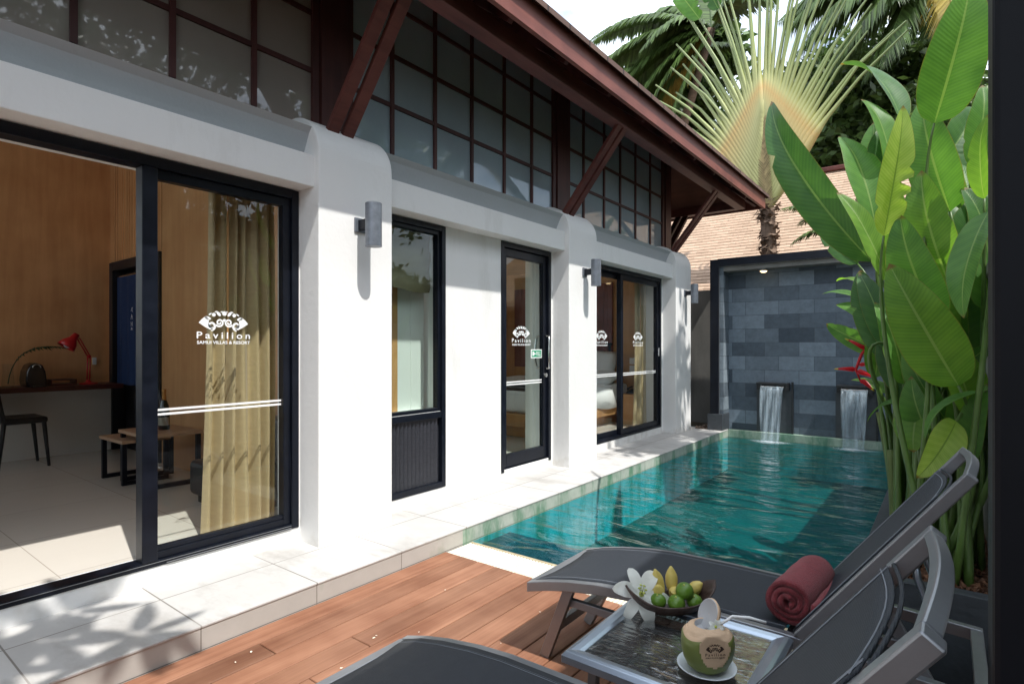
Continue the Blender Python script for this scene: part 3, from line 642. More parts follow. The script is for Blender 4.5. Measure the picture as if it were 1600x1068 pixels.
# bedroom sliding door
b = MB(); frame_boxes(b, 5.802, 7.968, .205, 2.370, .048, XF0, XF1, .03, .055)
d4 = b.build('bedroom_door', M['black_alu'], villa, bevel=.003)
b = MB(); b.box(-3.41,-3.345,6.70,6.765,.236,2.314); b.build('meeting_stile', M['black_alu'], d4, bevel=.004)
b = MB(); b.box(-3.40,-3.35,6.765,7.868,.236,.30); b.box(-3.40,-3.35,6.765,7.868,2.25,2.314); b.box(-3.40,-3.345,7.868,7.918,.236,2.314); b.box(-3.425,-3.404,5.852,6.70,.236,.30); b.box(-3.425,-3.404,5.852,6.70,2.25,2.314); b.build('sash', M['black_alu'], d4, bevel=.003)
b = MB(); b.box(-3.416,-3.410,5.852,6.70,.30,2.25); b.build('glass_pane', M['glass'], d4)
b = MB(); b.box(-3.378,-3.372,6.765,7.868,.30,2.25); b.build('glass_pane', M['glass'], d4)
stripes(d4, 5.855, 6.698, -3.4092); stripes(d4, 6.767, 7.866, -3.3712)
logo_on_x('fan_logo', -3.4085, 6.30, 1.483, .288, M['decal'], d4); logo_on_x('fan_logo', -3.3705, 7.265, 1.483, .288, M['decal'], d4)
b = MB(); b.box(-3.3445,-3.33,7.885,7.905,1.24,1.36); b.build('latch', M['steel'], d4, bevel=.003)

# ---- interior shell
b = MB(); b.box(-8.2, WX-.2, -4.4, 8.42, .05, .20); b.build('floor', M['floor_in'], villa)
b = MB(); b.box(WX-.2, -3.44, -.25, 2.09, .12, .197); b.box(WX-.2,-3.44,4.19,5.036,.12,.197); b.box(WX-.2,-3.44,5.80,7.97,.12,.197); b.build('threshold', M['floor_in'], villa)
b = MB(); b.box(-8.0, -7.73, -.35, 2.42, .20, 4.3); b.box(-8.0, -7.73, -4.4, -.35, .20, .5); b.box(-8.0, -7.73, -4.4, -.35, 3.9, 4.3); b.build('rear_wall', M['veneer'], villa)
b = MB(); b.box(-6.30, WX-.2, 2.42, 2.56, .20, 4.3); b.box(-7.73,-6.30,2.42,2.56,2.34,4.3); b.box(-7.75,-7.68,2.42,2.56,.2,2.34)
for i in range(21):
    x = -7.70+i*.07; b.box(x, x+.008, 2.414, 2.42, 2.345, 4.29)
b.build('room_divider', M['veneer'], villa)
b = MB(); b.box(-8.2, WX-.2, 2.56, 8.42, 3.0, 3.1); b.box(-8.2, -3.6, -4.4, 2.56, 4.3, 4.4); b.build('ceiling', M['plaster_in'], villa)
b = MB(); b.box(-3.72, -3.56, -.4, 2.40, 2.383, 2.62); b.build('curtain_pelmet', M['white_paint'], villa)
b = MB(); pv = [(-4.15,3.80),(-4.15,3.95),(-3.60,3.95),(WX-.2,3.90),(WX-.2,3.455)]; b.add([(x,y,z) for z in (.2,3.0) for x,y in pv], [(0,1,2,3,4),(9,8,7,6,5)]+[(i,(i+1)%5,(i+1)%5+5,i+5) for i in range(5)]); b.box(-8.0,-4.26,3.84,3.95,.20,3.0); b.build('bathroom_wall', M['plaster_in'], villa)
b = MB(); b.box(-3.64,-3.60,3.155,3.452,.20,2.6); b.box(-3.60,-3.594,3.30,3.305,.84,2.4); b.build('inner_panel', M['plaster_in'], villa)
b = MB(); b.box(-3.655,-3.595,3.088,3.153,.82,2.6); b.build('panel_edge', M['honey'], villa)
b = MB(); b.box(-3.60,-3.535,2.80,3.45,.80,.838); b.build('window_board', M['white_paint'], villa)
b = MB(); b.box(-4.26, -4.15, 3.77, 3.95, .20, 3.0); b.build('bathroom_door_post', M['honey'], villa)
b = MB(); b.box(-5.4, -4.262, 3.825, 3.84, .85, 2.3); b.build('mosaic_panel', M['mosaic'], villa)
b = MB(); b.box(-5.4, -4.27, 3.45, 3.82, .76, .82); b.build('vanity_top', M['white_paint'], villa, bevel=.005)
b = MB(); pv = [(WX-.2,5.05),(-3.76,5.17),(-3.76,5.62),(WX-.2,5.62)]; b.add([(x,y,z) for z in (.2,3.0) for x,y in pv], [(0,1,2,3),(7,6,5,4)]+[(i,(i+1)%4,(i+1)%4+4,i+4) for i in range(4)]); b.build('pier', M['plaster_in'], villa)
b = MB(); b.box(-8.0,-7.7,3.95,8.42,.2,.5); b.box(-8.0,-7.7,3.95,8.42,2.75,3.0); b.build('bedroom_rear_wall', M['plaster_in'], villa)
b = MB(); b.box(-7.7, WX-.2, 8.36, 8.42, .20, 3.0); b.build('headboard_wall', M['honey'], villa)
b = MB()
for i in range(24):
    x = -6.3+i*.083; b.box(x, x+.079, 8.325, 8.36, 1.02, 2.42)
b.build('headboard_panel', M['veneer_red'], villa)
b = MB(); b.box(-7.7, -3.75, 3.86, 8.35, 2.70, 2.76); b.build('bedroom_ceiling', M['honey'], villa)
b = MB(); b.box(-7.6,-6.9,7.2,8.3,.2,2.3); b.build('wardrobe', M['honey'], villa)
b = MB(); b.box(-4.02,-3.9,8.352,8.358,.98,1.08); b.box(-4.02,-3.9,8.352,8.358,1.10,1.20); b.build('socket_plate', M['white_paint'], villa)
b = MB(); b.box(-7.728,-7.715,2.245,2.285,1.17,1.25); b.build('light_switch', M['white_paint'], villa, bevel=.003)

b = MB(); frame_boxes(b, -4.395, -.355, .502, 3.898, .06, -7.92, -7.84)  # unseen rear opening added to let more daylight into the living room
for y in (-3.06, -1.72): b.box(-7.91,-7.85,y-.025,y+.025,.562,3.838)
rw = b.build('added_rear_window', M['black_alu'], villa)
MB().box(-7.883,-7.877,-4.335,-.415,.562,3.838).build('glass_pane', M['glass'], rw)
b = MB(); frame_boxes(b, 3.955, 8.415, .502, 2.748, .06, -7.92, -7.84); rw = b.build('added_rear_window', M['black_alu'], villa)  # same added glazing behind the bedroom, there to brighten it
MB().box(-7.883,-7.877,4.015,8.355,.562,2.688).build('glass_pane', M['glass'], rw)
tag(MB().box(-24,-23.8,-8,9.5,-.3,2.2).build('boundary_wall', M['garden_wall']), 'white boundary wall at the far side of the added rear paving', 'wall')
# ---- wall lamps (three alike on the pilasters)
def wall_lamp(y, label):
    t = thing('wall_lamp', label, 'wall lamp', (PX, y, 2.0), 'grey cylinder wall lamps on the pilasters')
    cx = PX+.145
    b = MB(); b.box(PX, PX+.014, y-.045, y+.045, 2.13, 2.225); b.build('back_plate', M['castalu'], t, bevel=.004)
    b = MB(); b.box(PX+.014, cx-.048, y-.022, y+.022, 2.145, 2.21); b.build('arm', M['black_alu'], t, bevel=.003)
    b = MB(); b.lathe([(.0535,2.022),(.0535,2.302),(.050,2.306),(.046,2.306),(.046,2.27),(0.0001,2.27)], (cx,y,0), 32); b.build('cylinder', M['castalu'], t, smooth=True, angle=40)
    b = MB(); b.lathe([(.0001,2.028),(.048,2.028),(.048,2.034),(.0001,2.034)], (cx,y,0), 24); b.build('lens', M['china'], t)
    return t
wall_lamp(2.405, 'grey cylinder wall lamp on the pilaster beside the big sliding door, largest of three')
wall_lamp(5.375, 'grey cylinder wall lamp on the middle pilaster, just right of the hinged glass door')
wall_lamp(8.36, 'grey cylinder wall lamp on the end pilaster nearest the water wall')

# ---- curtains and blind
def curtain(x, y0, y1, z0, z1, label, seed, nf):
    rd = random.Random(seed); b = MB(); nu, nv = nf*10, 24; ph = [rd.uniform(-.8,.8) for _ in range(nf+2)]; am = [rd.uniform(.6,1.25) for _ in range(nf+2)]
    vs = []; uvs = []
    for j in range(nv+1):
        t = j/nv
        for i in range(nu+1):
            u = i/nu; k = u*nf; a = am[int(k)]
            w = .052*a*(.6+.4*t) * math.sin(2*PI*k + ph[int(k)]*.5*t) + .012*math.sin(5*k*1.7+3*t)
            yy = y0+(y1-y0)*(u + .02*math.sin(7*u+2.5*t)) - (1-u)*.05*t*(1-u)
            vs.append((x+w+.02*t*u, yy, z1-(z1-z0)*t)); uvs.append((u, t))
    fs = [(j*(nu+1)+i, j*(nu+1)+i+1, (j+1)*(nu+1)+i+1, (j+1)*(nu+1)+i) for j in range(nv) for i in range(nu)]
    b.add(vs, fs); o = b.build('curtain', M['curtain'], None, smooth=True)
    return tag(o, label, 'curtain')
c1 = curtain(-3.60, 1.645, 2.06, .215, 2.39, 'gathered gold curtain behind the large sliding door', 4, 6)
b = MB(); b.tube([(-3.545,1.735,2.36),(-3.545,1.735,1.43)], .0065, 8); b.tube([(-3.545,1.735,1.43),(-3.545,1.735,1.385)], [.0085,.004], 8); w = b.build('curtain_wand', M['honey'], c1)
c2 = curtain(-3.62, 7.68, 8.32, .215, 2.39, 'gathered gold curtain inside the far bedroom door', 9, 6)
b = MB(); b.tube([(-3.56,7.76,2.36),(-3.56,7.76,1.50)], .007, 8); b.build('curtain_wand', M['honey'], c2)
b = MB(); nv = 18; vs = []
zz = [2.31-i*.03 for i in range(17)]
for j, z in enumerate(zz):
    for i in range(13):
        u = i/12; vs.append((-3.50+.010*math.sin(j*.9+u*2.2)+(.02 if j > 12 else 0)*math.sin(u*PI), 2.83+u*.60, z+(.012*math.sin(u*PI*2) if j > 10 else 0)))
b.add(vs, [(j*13+i, j*13+i+1, (j+1)*13+i+1, (j+1)*13+i) for j in range(len(zz)-1) for i in range(12)])
tag(b.build('roman_blind', M['blind'], smooth=True), 'olive fabric blind half drawn inside the narrow bathroom window', 'blind')

# ---- room furniture
t = thing('desk', 'dark red wooden worktop with white panel below in the open room', 'desk', (-7.5, 1, .2))
b = MB(); b.box(-7.728, -7.28, -2, 2.413, .915, .965); b.build('worktop', M['darkwood'], t, bevel=.004)
b = MB(); b.box(-7.728, -7.62, -2, 2.413, .20, .913); b.build('front_panel', M['plaster_in'], t)
def desk_lamp():
    t = thing('desk_lamp', 'red jointed desk lamp on the dark worktop', 'desk lamp', (-7.45, 2.13, .965))
    z = .966; c = (-7.45, 2.13)
    b = MB(); b.lathe([(.085,z),(.085,z+.012),(.03,z+.022),(.012,z+.05),(0.001,z+.05)], (c[0],c[1],0), 24); b.build('base', M['red_enamel'], t, smooth=True, angle=40)
    p0 = V((c[0],c[1],z+.05)); p1 = V((c[0]+.02,c[1]-.0,z+.30)); p2 = V((c[0]+.03,c[1]-.10,z+.50))
    b = MB(); b.tube([p0+V((0,.012,0)),p1+V((0,.012,0))], .007); b.tube([p0-V((0,.012,0)),p1-V((0,.012,0))], .007); b.build('lower_arm', M['red_enamel'], t, smooth=True)
    b = MB(); b.tube([p1+V((0,.012,0)),p2+V((0,.012,0))], .007); b.tube([p1-V((0,.012,0)),p2-V((0,.012,0))], .007); b.ball(p1, .02); b.build('upper_arm', M['red_enamel'], t, smooth=True)
    Q = Matrix.Rotation(R(-35),3,'X')
    b = MB(); b.lathe([(.085,-.12),(.07,-.06),(.035,-.01),(.028,.05),(0.001,.055)], p2+V((0,-.04,.0)), 24, M=Q, caps=(0,1)); o = b.build('shade', M['red_enamel'], t, smooth=True, solid=.003)
    b = MB(); b.ball(p2+V((0,-.04,0))+Q@V((0,0,-.085)), .04); b.build('bulb', M['china'], t, smooth=True)
desk_lamp()
t = thing('coffee_machine', 'rounded black coffee machine on the worktop', 'coffee machine', (-7.45, 1.66, .965))
b = MB(); b.prism_x([(1.585,.966),(1.735,.966),(1.745,1.03),(1.735,1.12),(1.71,1.185),(1.66,1.21),(1.61,1.185),(1.585,1.12),(1.575,1.03)], -7.60, -7.34); b.build('body', M['black_plastic'], t, bevel=.012, smooth=True, angle=50)
b = MB(); b.box(-7.345,-7.25,1.60,1.72,.966,.99); b.build('drip_tray', M['black_plastic'], t, bevel=.006)
b = MB(); pts = [(-7.332,1.66+.032*math.cos(a),1.165+.026*math.sin(a)) for a in [PI*1.1-i*PI*1.2/12 for i in range(13)]]; b.tube(pts, .005, 6); b.build('chrome_handle', M['steel'], t, smooth=True)
t = thing('black_tray', 'low black wooden tray on the worktop between coffee machine and lamp', 'tray', (-7.45, 1.9, .965))
b = MB(); b.box(-7.55,-7.35,1.78,2.0,.966,.976); frame_boxes(b,1.78,2.0,.976,1.03,.01,-7.55,-7.35); b.build('tray_body', M['darkwood'], t)
t = thing('palm_vase', 'glass vase with one arching palm frond on the worktop', 'vase', (-7.45, 1.46, .965))
b = MB(); b.lathe([(.045,.966),(.05,1.0),(.04,1.12),(.045,1.2)], (-7.45,1.46,0), 20, caps=(1,0)); b.build('vase', M['glass'], t, smooth=True)
def frond_faces(mb, pts, n, ln, droop, wd=.12, rd=rnd, mi=0, up=V((0,0,1)), vee=.35, curl=.3):
    """pinnate frond: leaflets on both sides of a rachis"""
    L = len(pts)-1
    for i in range(n):
        t = (i+.6)/n; k = min(int(t*L), L-1); p = pts[k].lerp(pts[k+1], t*L-k); d = (pts[k+1]-pts[k]).normalized()
        side = d.cross(up);
        if side.length < .05: side = V((1,0,0))
        side.normalize(); u2 = side.cross(d).normalized()
        l = ln*(math.sin(PI*min(1, .12+t*.86))**.6)*(.85+.3*rd.random())
        for sg in (-1, 1):
            dirv = (side*sg*.9 + d*(.35+.5*t) + u2*vee*(1-droop)).normalized()
            a = p; m = p+dirv*l*.5+V((0,0,-droop*l*.18)); e = p+dirv*l*(.88)+V((0,0,-droop*l*(.62+curl*rd.random())))
            wv = d*wd*l*.5*(.8+.4*rd.random()) + V((0,0,rd.uniform(-.3,.3)*wd*l*.4))
            mb.add([a-wv*.35, a+wv*.35, m+wv, m-wv, e], [(0,1,2,3),(3,2,4)], mi)
b = MB(); pts = bez((-7.45,1.46,1.0),(-7.45,1.50,1.45),(-7.42,1.92,1.36),10); b.tube(pts, [.005]*10+[.002], 6); frond_faces(b, pts[3:], 16, .16, .5, .16); b.build('frond', M['fol_dark'], t)
# noren in its dark doorway
t = thing('dark_doorway', 'dark framed doorway behind the living-room sliding door', 'doorway', (-7, 2.42, .2))
b = MB(); b.box(-7.68,-7.58,2.395,2.54,.2,2.335); b.box(-6.40,-6.30,2.395,2.54,.2,2.335); b.box(-7.58,-6.40,2.395,2.54,2.235,2.335); b.build('frame', M['door_dark'], t, bevel=.004)
b = MB(); b.box(-7.58,-6.40,2.53,2.55,.2,2.235); b.build('door_panel', M['door_dark'], t)
t = thing('noren_curtain', 'indigo doorway curtain with small white characters', 'door curtain', (-7, 2.41, 2.15))
b = MB(); b.tube([(-7.58,2.44,2.17),(-6.40,2.44,2.17)], .012); b.build('rod', M['steel'], t)
b = MB(); vs = []; nx = 30
for z in (2.165, 1.8, 1.4, .95):
    for i in range(nx+1): vs.append((-7.55+i/nx*1.12, 2.435+.014*math.sin(i*1.1)*(2.3-z), z))
b.add(vs, [(j*(nx+1)+i, j*(nx+1)+i+1, (j+1)*(nx+1)+i+1, (j+1)*(nx+1)+i) for j in range(3) for i in range(nx)]); b.build('cloth', M['noren'], t, smooth=True)
b = MB()
for (cx, cz, S) in ((-7.06,1.76,((0,.035,.025,.035),(-.02,.0,.02,.035),(.0,.03,.028,-.012))), (-7.06,1.69,((-.022,-.02,0,.035),(0,.035,.026,-.02),(-.012,.008,.014,.008))), (-7.06,1.615,((-.02,.03,-.016,-.02),(.018,.03,.018,-.02),(-.005,.01,.006,.0))), (-7.06,1.56,((-.025,0,.025,0),(-.018,.014,.018,.014)))):
    for x0, z0, x1, z1 in S:
        st2 = stroke2d([(x0,z0),((x0+x1)/2,(z0+z1)/2+.003),(x1,z1)], .009, .006); b.add([(cx+a, 2.413, cz+c) for a, c in st2[0]], st2[1])
b.build('characters', M['decal'], t)
def nest_table(x0, x1, y0, y1, h, label):
    t = thing('nest_table', label, 'side table', (x0, y0, .2), 'nest of two wood-topped tables')
    b = MB(); b.box(x0,x1,y0,y1,.2+h-.028,.2+h); b.build('table_top', M['tabletop_wood'], t, bevel=.004)
    for x in (x0+.02, x1-.055):
        b = MB(); b.box(x,x+.035,y0+.01,y0+.045,.2,.2+h-.03); b.box(x,x+.035,y1-.045,y1-.01,.2,.2+h-.03); b.box(x,x+.035,y0+.045,y1-.045,.2,.235); b.build('leg_frame', M['black_alu'], t, bevel=.002)
nest_table(-6.02,-5.48,1.80,2.18,.38,'lower wood-topped nest table poking out from under the taller one')
nest_table(-5.75,-5.13,1.86,2.30,.45,'taller wood-topped nest table carrying the champagne bottle')
t = thing('champagne_bottle', 'dark champagne bottle with gold foil neck on the nest table', 'bottle', (-5.42,2.10,.65))
c = (-5.42,2.10,0)
b = MB(); b.lathe([(.040,.651),(.044,.66),(.044,.80),(.036,.86),(.018,.91),(.015,.93)], c, 20); b.build('body', M['bottle'], t, smooth=True)
b = MB(); b.lathe([(.0195,.905),(.0165,.93),(.0155,.975),(.018,.985),(.017,1.0),(.001,1.004)], c, 16); b.build('foil', M['foil'], t, smooth=True)
b = MB(); b.lathe([(.0448,.69),(.0448,.76)], c, 20); b.build('label_band', M['blabel'], t)
for k, (x, y, lab) in enumerate(((-5.58,2.07,'left champagne flute beside the bottle on the nest table'),(-5.52,2.12,'champagne flute standing nearest the bottle on the nest table'))):
    b = MB(); b.lathe([(.03,.651),(.004,.658),(.0035,.75),(.018,.80),(.022,.86),(.019,.90)], (x,y,0), 16, caps=(1,0)); tag(b.build('champagne_flute', M['glass'], smooth=True), lab, 'glass', 'pair of champagne flutes')
def dining_chair():
    t = thing('black_chair', 'black leather dining chair at the worktop', 'chair', (-7.2,1.45,.2))
    b = MB(); b.box(-7.45,-7.02,1.33,1.68,.63,.69); b.build('seat', M['black_leather'], t, bevel=.02)
    b = MB(); b.beam((-7.23,1.345,.66),(-7.23,1.27,1.10),.42,.045,(0,1,0)); b.build('backrest', M['black_leather'], t, bevel=.012)
    for x in (-7.44,-7.05):
        for y, y2 in ((1.35,1.31),(1.65,1.69)):
            b = MB(); b.tube([(x+.01,y,.64),(x+.01,y2,.2)], [.02,.013], 8); b.build('leg', M['black_leather'], t)
dining_chair()
t = thing('black_sofa', 'low black leather sofa behind the gold curtain', 'sofa', (-4.1,2.1,.2))
b = MB(); b.box(-4.55,-3.85,1.93,2.38,.26,.52); b.build('seat', M['black_leather'], t, bevel=.04, seg=3)
b = MB(); b.box(-4.55,-3.85,2.25,2.39,.521,.85); b.build('backrest', M['black_leather'], t, bevel=.04, seg=3)
b = MB(); b.box(-4.5,-3.9,1.98,2.3,.2,.258); b.build('base', M['black_plastic'], t)
# bedroom
t = thing('bed', 'wide bed with white duvet on a honey wood base in the bedroom', 'bed', (-5.2,7,.2))
b = MB(); b.box(-6.0,-3.97,5.75,8.32,.36,.52); b.box(-5.8,-4.15,5.95,8.3,.20,.36); b.build('bed_base', M['honey'], t, bevel=.006)
b = MB(); b.box(-5.95,-4.02,5.85,8.30,.522,.80); b.build('mattress', M['linen'], t, bevel=.05, seg=3)
b = MB(); nx, ny = 24, 20; vs = []
for j in range(ny+1):
    for i in range(nx+1):
        u, v = i/nx, j/ny; x = -6.02+2.06*u; y = 6.5+1.25*v
        e = max(0, (u-.93)/.07); z = .835+.03*math.sin(6*u+3*v)*math.sin(5*v)+.02*math.sin(13*u) - e*e*.36
        vs.append((x+(.02*math.sin(9*v) if e > 0 else 0), y, z))
b.add(vs, [(j*(nx+1)+i, j*(nx+1)+i+1, (j+1)*(nx+1)+i+1, (j+1)*(nx+1)+i) for j in range(ny) for i in range(nx)]); b.build('duvet', M['linen'], t, smooth=True, solid=.05)
b = MB(); b.box(-5.97,-4.0,5.95,6.3,.801,.815); b.build('bed_runner', M['black_leather'], t, bevel=.005)
def pillow(c, rx, label):
    b = MB(); n = 12; vs = []
    for sgn in (1,-1):
        for j in range(n+1):
            for i in range(n+1):
                u, v = i/n*2-1, j/n*2-1; h = .09*((1-u**4)*(1-v**4))**.5*sgn
                p = V((u*.34*(1-.06*v*v), v*.25*(1-.08*u*u), h)); p = Matrix.Rotation(R(rx),3,'X') @ p; vs.append(V(c)+p)
    m = (n+1)**2
    fs = [(j*(n+1)+i, j*(n+1)+i+1, (j+1)*(n+1)+i+1, (j+1)*(n+1)+i) for j in range(n) for i in range(n)]
    fs += [tuple(m+k for k in f[::-1]) for f in fs]
    b.add(vs, fs); tag(b.build('pillow', M['linen'], smooth=True), label, 'pillow', 'white pillows on the bed')
pillow((-4.50,8.14,1.07), 72, 'upright white pillow at the near side of the bed head')
pillow((-4.86,7.98,1.03), 60, 'white pillow leaning against the upright pillow')
pillow((-4.36,7.86,.89), 14, 'flat white pillow lying at the bed edge beside the nightstand')
t = thing('nightstand', 'honey wood nightstand beside the bed behind the far glass door', 'nightstand', (-3.9,8.1,.2))
b = MB(); b.box(-3.94,-3.62,7.85,8.32,.62,.66); b.build('top', M['honey'], t, bevel=.004)
b = MB(); b.box(-3.92,-3.64,7.88,8.32,.20,.618); b.build('cabinet', M['honey'], t, bevel=.004)
t = thing('telephone', 'black desk telephone on the nightstand', 'telephone', (-3.9,8.05,.66))
b = MB(); b.prism_x([(7.98,.662),(8.14,.662),(8.14,.73),(7.98,.685)], -3.90,-3.74); b.build('body', M['black_plastic'], t, bevel=.006)
b = MB(); b.tube([(-3.88,8.00,.73),(-3.88,8.07,.75),(-3.88,8.14,.755)], [.018,.012,.018], 8); b.build('handset', M['black_plastic'], t, smooth=True)
t = thing('reading_lamp', 'small black reading lamp on the red headboard panel', 'reading lamp', (-4.35,8.32,1.4))
b = MB(); b.box(-4.40,-4.30,8.25,8.322,1.40,1.44); b.build('head', M['black_alu'], t, bevel=.004)
b = MB(); b.box(-4.37,-4.33,8.30,8.323,1.25,1.398); b.build('bracket', M['black_alu'], t, bevel=.003)

# ------------------------------------------------------------------ WATER WALL
ww = thing('water_wall', 'black framed slate water wall at the far end of the pool', 'water wall', (-1.5, 8.9, 0))
FY = 8.75
b = MB(); b.box(-2.875,-2.75,FY,9.35,.36,2.70); b.box(-2.75,-.12,FY,9.35,2.595,2.70); b.box(-.25,-.12,FY,9.35,.2,2.595)
b.build('frame', M['black_alu'], ww, bevel=.006)
b = MB(); b.box(-2.747,-2.742,FY+.02,FY+.035,.36,2.595); b.box(-2.742,-.25,FY+.02,FY+.035,2.588,2.594); b.build('inner_trim', M['alu'], ww)
b = MB(); b.box(-2.905,-2.68,FY-.03,9.07,.09,.358); b.build('plinth', M['slate_plain'], ww, bevel=.004)
b = MB(); b.box(-2.742,-.26,9.07,9.30,.10,2.587); b.build('stone_cladding', M['slate'], ww)
b = MB(); b.box(-2.749,-2.69,FY+.06,9.07,.36,2.587); b.build('stone_return', M['slate_side'], ww)
b = MB(); b.box(-2.69,-.26,FY+.06,9.069,2.52,2.59); b.build('canopy_soffit', M['concrete'], ww)
for k, xc in enumerate((-2.03, -.99)):
    b = MB(); b.box(xc-.215,xc+.215,8.90,9.068,.82,.85); b.box(xc-.215,xc-.16,8.93,9.068,.74,.82); b.box(xc+.16,xc+.215,8.93,9.068,.74,.82); b.box(xc-.16,xc+.16,8.99,9.068,.79,.82)
    sp = b.build('spout', M['slate_black'], ww, bevel=.003)
    b = MB(); b.box(xc-.16,xc+.16,8.91,8.99,.789,.796); b.build('lip', M['steel'], sp)
    b = MB(); b.box(xc-.24,xc+.24,9.04,9.069,.11,.735); b.build('backing_panel', M['slate_plain'], sp)
    b = MB(); b.box(xc+.241,xc+.262,9.02,9.068,.11,.86); b.build('side_rib', M['slate_black'], sp)
    b = MB(); vs = []; nz, nx = 14, 22; rd = random.Random(k)
    for j in range(nz+1):
        t = j/nz; z = .80-t*.80; yy = 8.905-.13*math.sqrt(t)
        for i in range(nx+1):
            u = i/nx*2-1; vs.append((xc+u*(.160-.035*t)+.004*math.sin(17*u+6*t), yy+.010*math.sin(9*u+5*t)+.006*math.sin(23*u), z))
    b.add(vs, [(j*(nx+1)+i, j*(nx+1)+i+1, (j+1)*(nx+1)+i+1, (j+1)*(nx+1)+i) for j in range(nz) for i in range(nx)])
    tag(b.build('falling_water', M['fall'], smooth=True, solid=.004), kind='structure')
    b = MB(); vs = []; uvs = []; nr, na = 8, 40
    for r in range(nr+1):
        for a in range(na):
            q = 2*PI*a/na; rr = r/nr*(1+.12*math.sin(3*q+k)+.06*math.sin(7*q)); vs.append((xc+.30*rr*math.cos(q), 8.77+.17*rr*math.sin(q), .004+.016*(1-r/nr)**2)); uvs.append((r/nr, a/na))
    b.add(vs, [(r*na+a, r*na+(a+1)%na, (r+1)*na+(a+1)%na, (r+1)*na+a) for r in range(nr) for a in range(na)], 0, uvs)
    tag(b.build('splash_foam', M['foam'], smooth=True), kind='structure')
t = thing('spot_lamp', 'lit round spot lamp under the water wall canopy', 'spot lamp', (-2.14,8.88,2.5))
b = MB(); b.lathe([(.055,2.49),(.062,2.50),(.062,2.519),(.001,2.519)], (-2.14,8.90,0), 24); b.build('housing', M['alu'], t, smooth=True, angle=40)
b = MB(); b.lathe([(.001,2.462),(.03,2.468),(.045,2.48),(.05,2.489)], (-2.14,8.90,0), 24); b.build('bulb', emit('warm_bulb', (1,.72,.38), 2.6), t, smooth=True)

# ------------------------------------------------------------------ NEIGHBOUR HOUSE
nb = thing('neighbour_house', 'neighbouring house with peach shingle roof beyond the garden wall', 'house', (-5, 13, 0))
b = MB(); b.box(-13,2.6,11.0,16.4,0,2.6); b.build('wall', M['garden_wall'], nb)
b = MB(); e0, r0, zE, zR = 10.3, 13.6, 2.28, 5.08
vs = [(-14,e0,zE),(3.2,e0,zE),(1.4,r0,zR),(-14,r0,zR),(3.2,17,zE),(-14,17,zE)]
b.add(vs+[(x,y,z-.08) for x,y,z in vs], [(0,1,2,3),(1,4,2),(2,4,5,3),(6,9,8,7),(7,8,10),(8,9,11,10),(0,6,7,1),(1,7,10,4),(0,3,9,6)])
nr = b.build('roof', M['nb_shingle'], nb)
b = MB(); nc = 40                                                   # overlapping shingle courses
for i in range(nc):
    t0, t1 = i/nc, (i+1.12)/nc; ya, yb = e0+(r0-e0)*t0, e0+(r0-e0)*t1; za, zb = zE+(zR-zE)*t0, zE+(zR-zE)*t1
    xa, xb_ = 3.2-1.8*t0, 3.2-1.8*t1
    b.add([(-14,ya,za+.024),(xa,ya,za+.024),(xb_,yb,zb+.008),(-14,yb,zb+.008),(-14,ya,za+.002),(xa,ya,za+.002)], [(0,1,2,3),(4,5,1,0)])
b.build('shingle_courses', M['nb_shingle'], nr)
b = MB(); b.beam((-14,r0,zR+.02),(1.45,r0,zR+.02),.26,.10); b.build('ridge_cap', M['timber'], nr, bevel=.02)
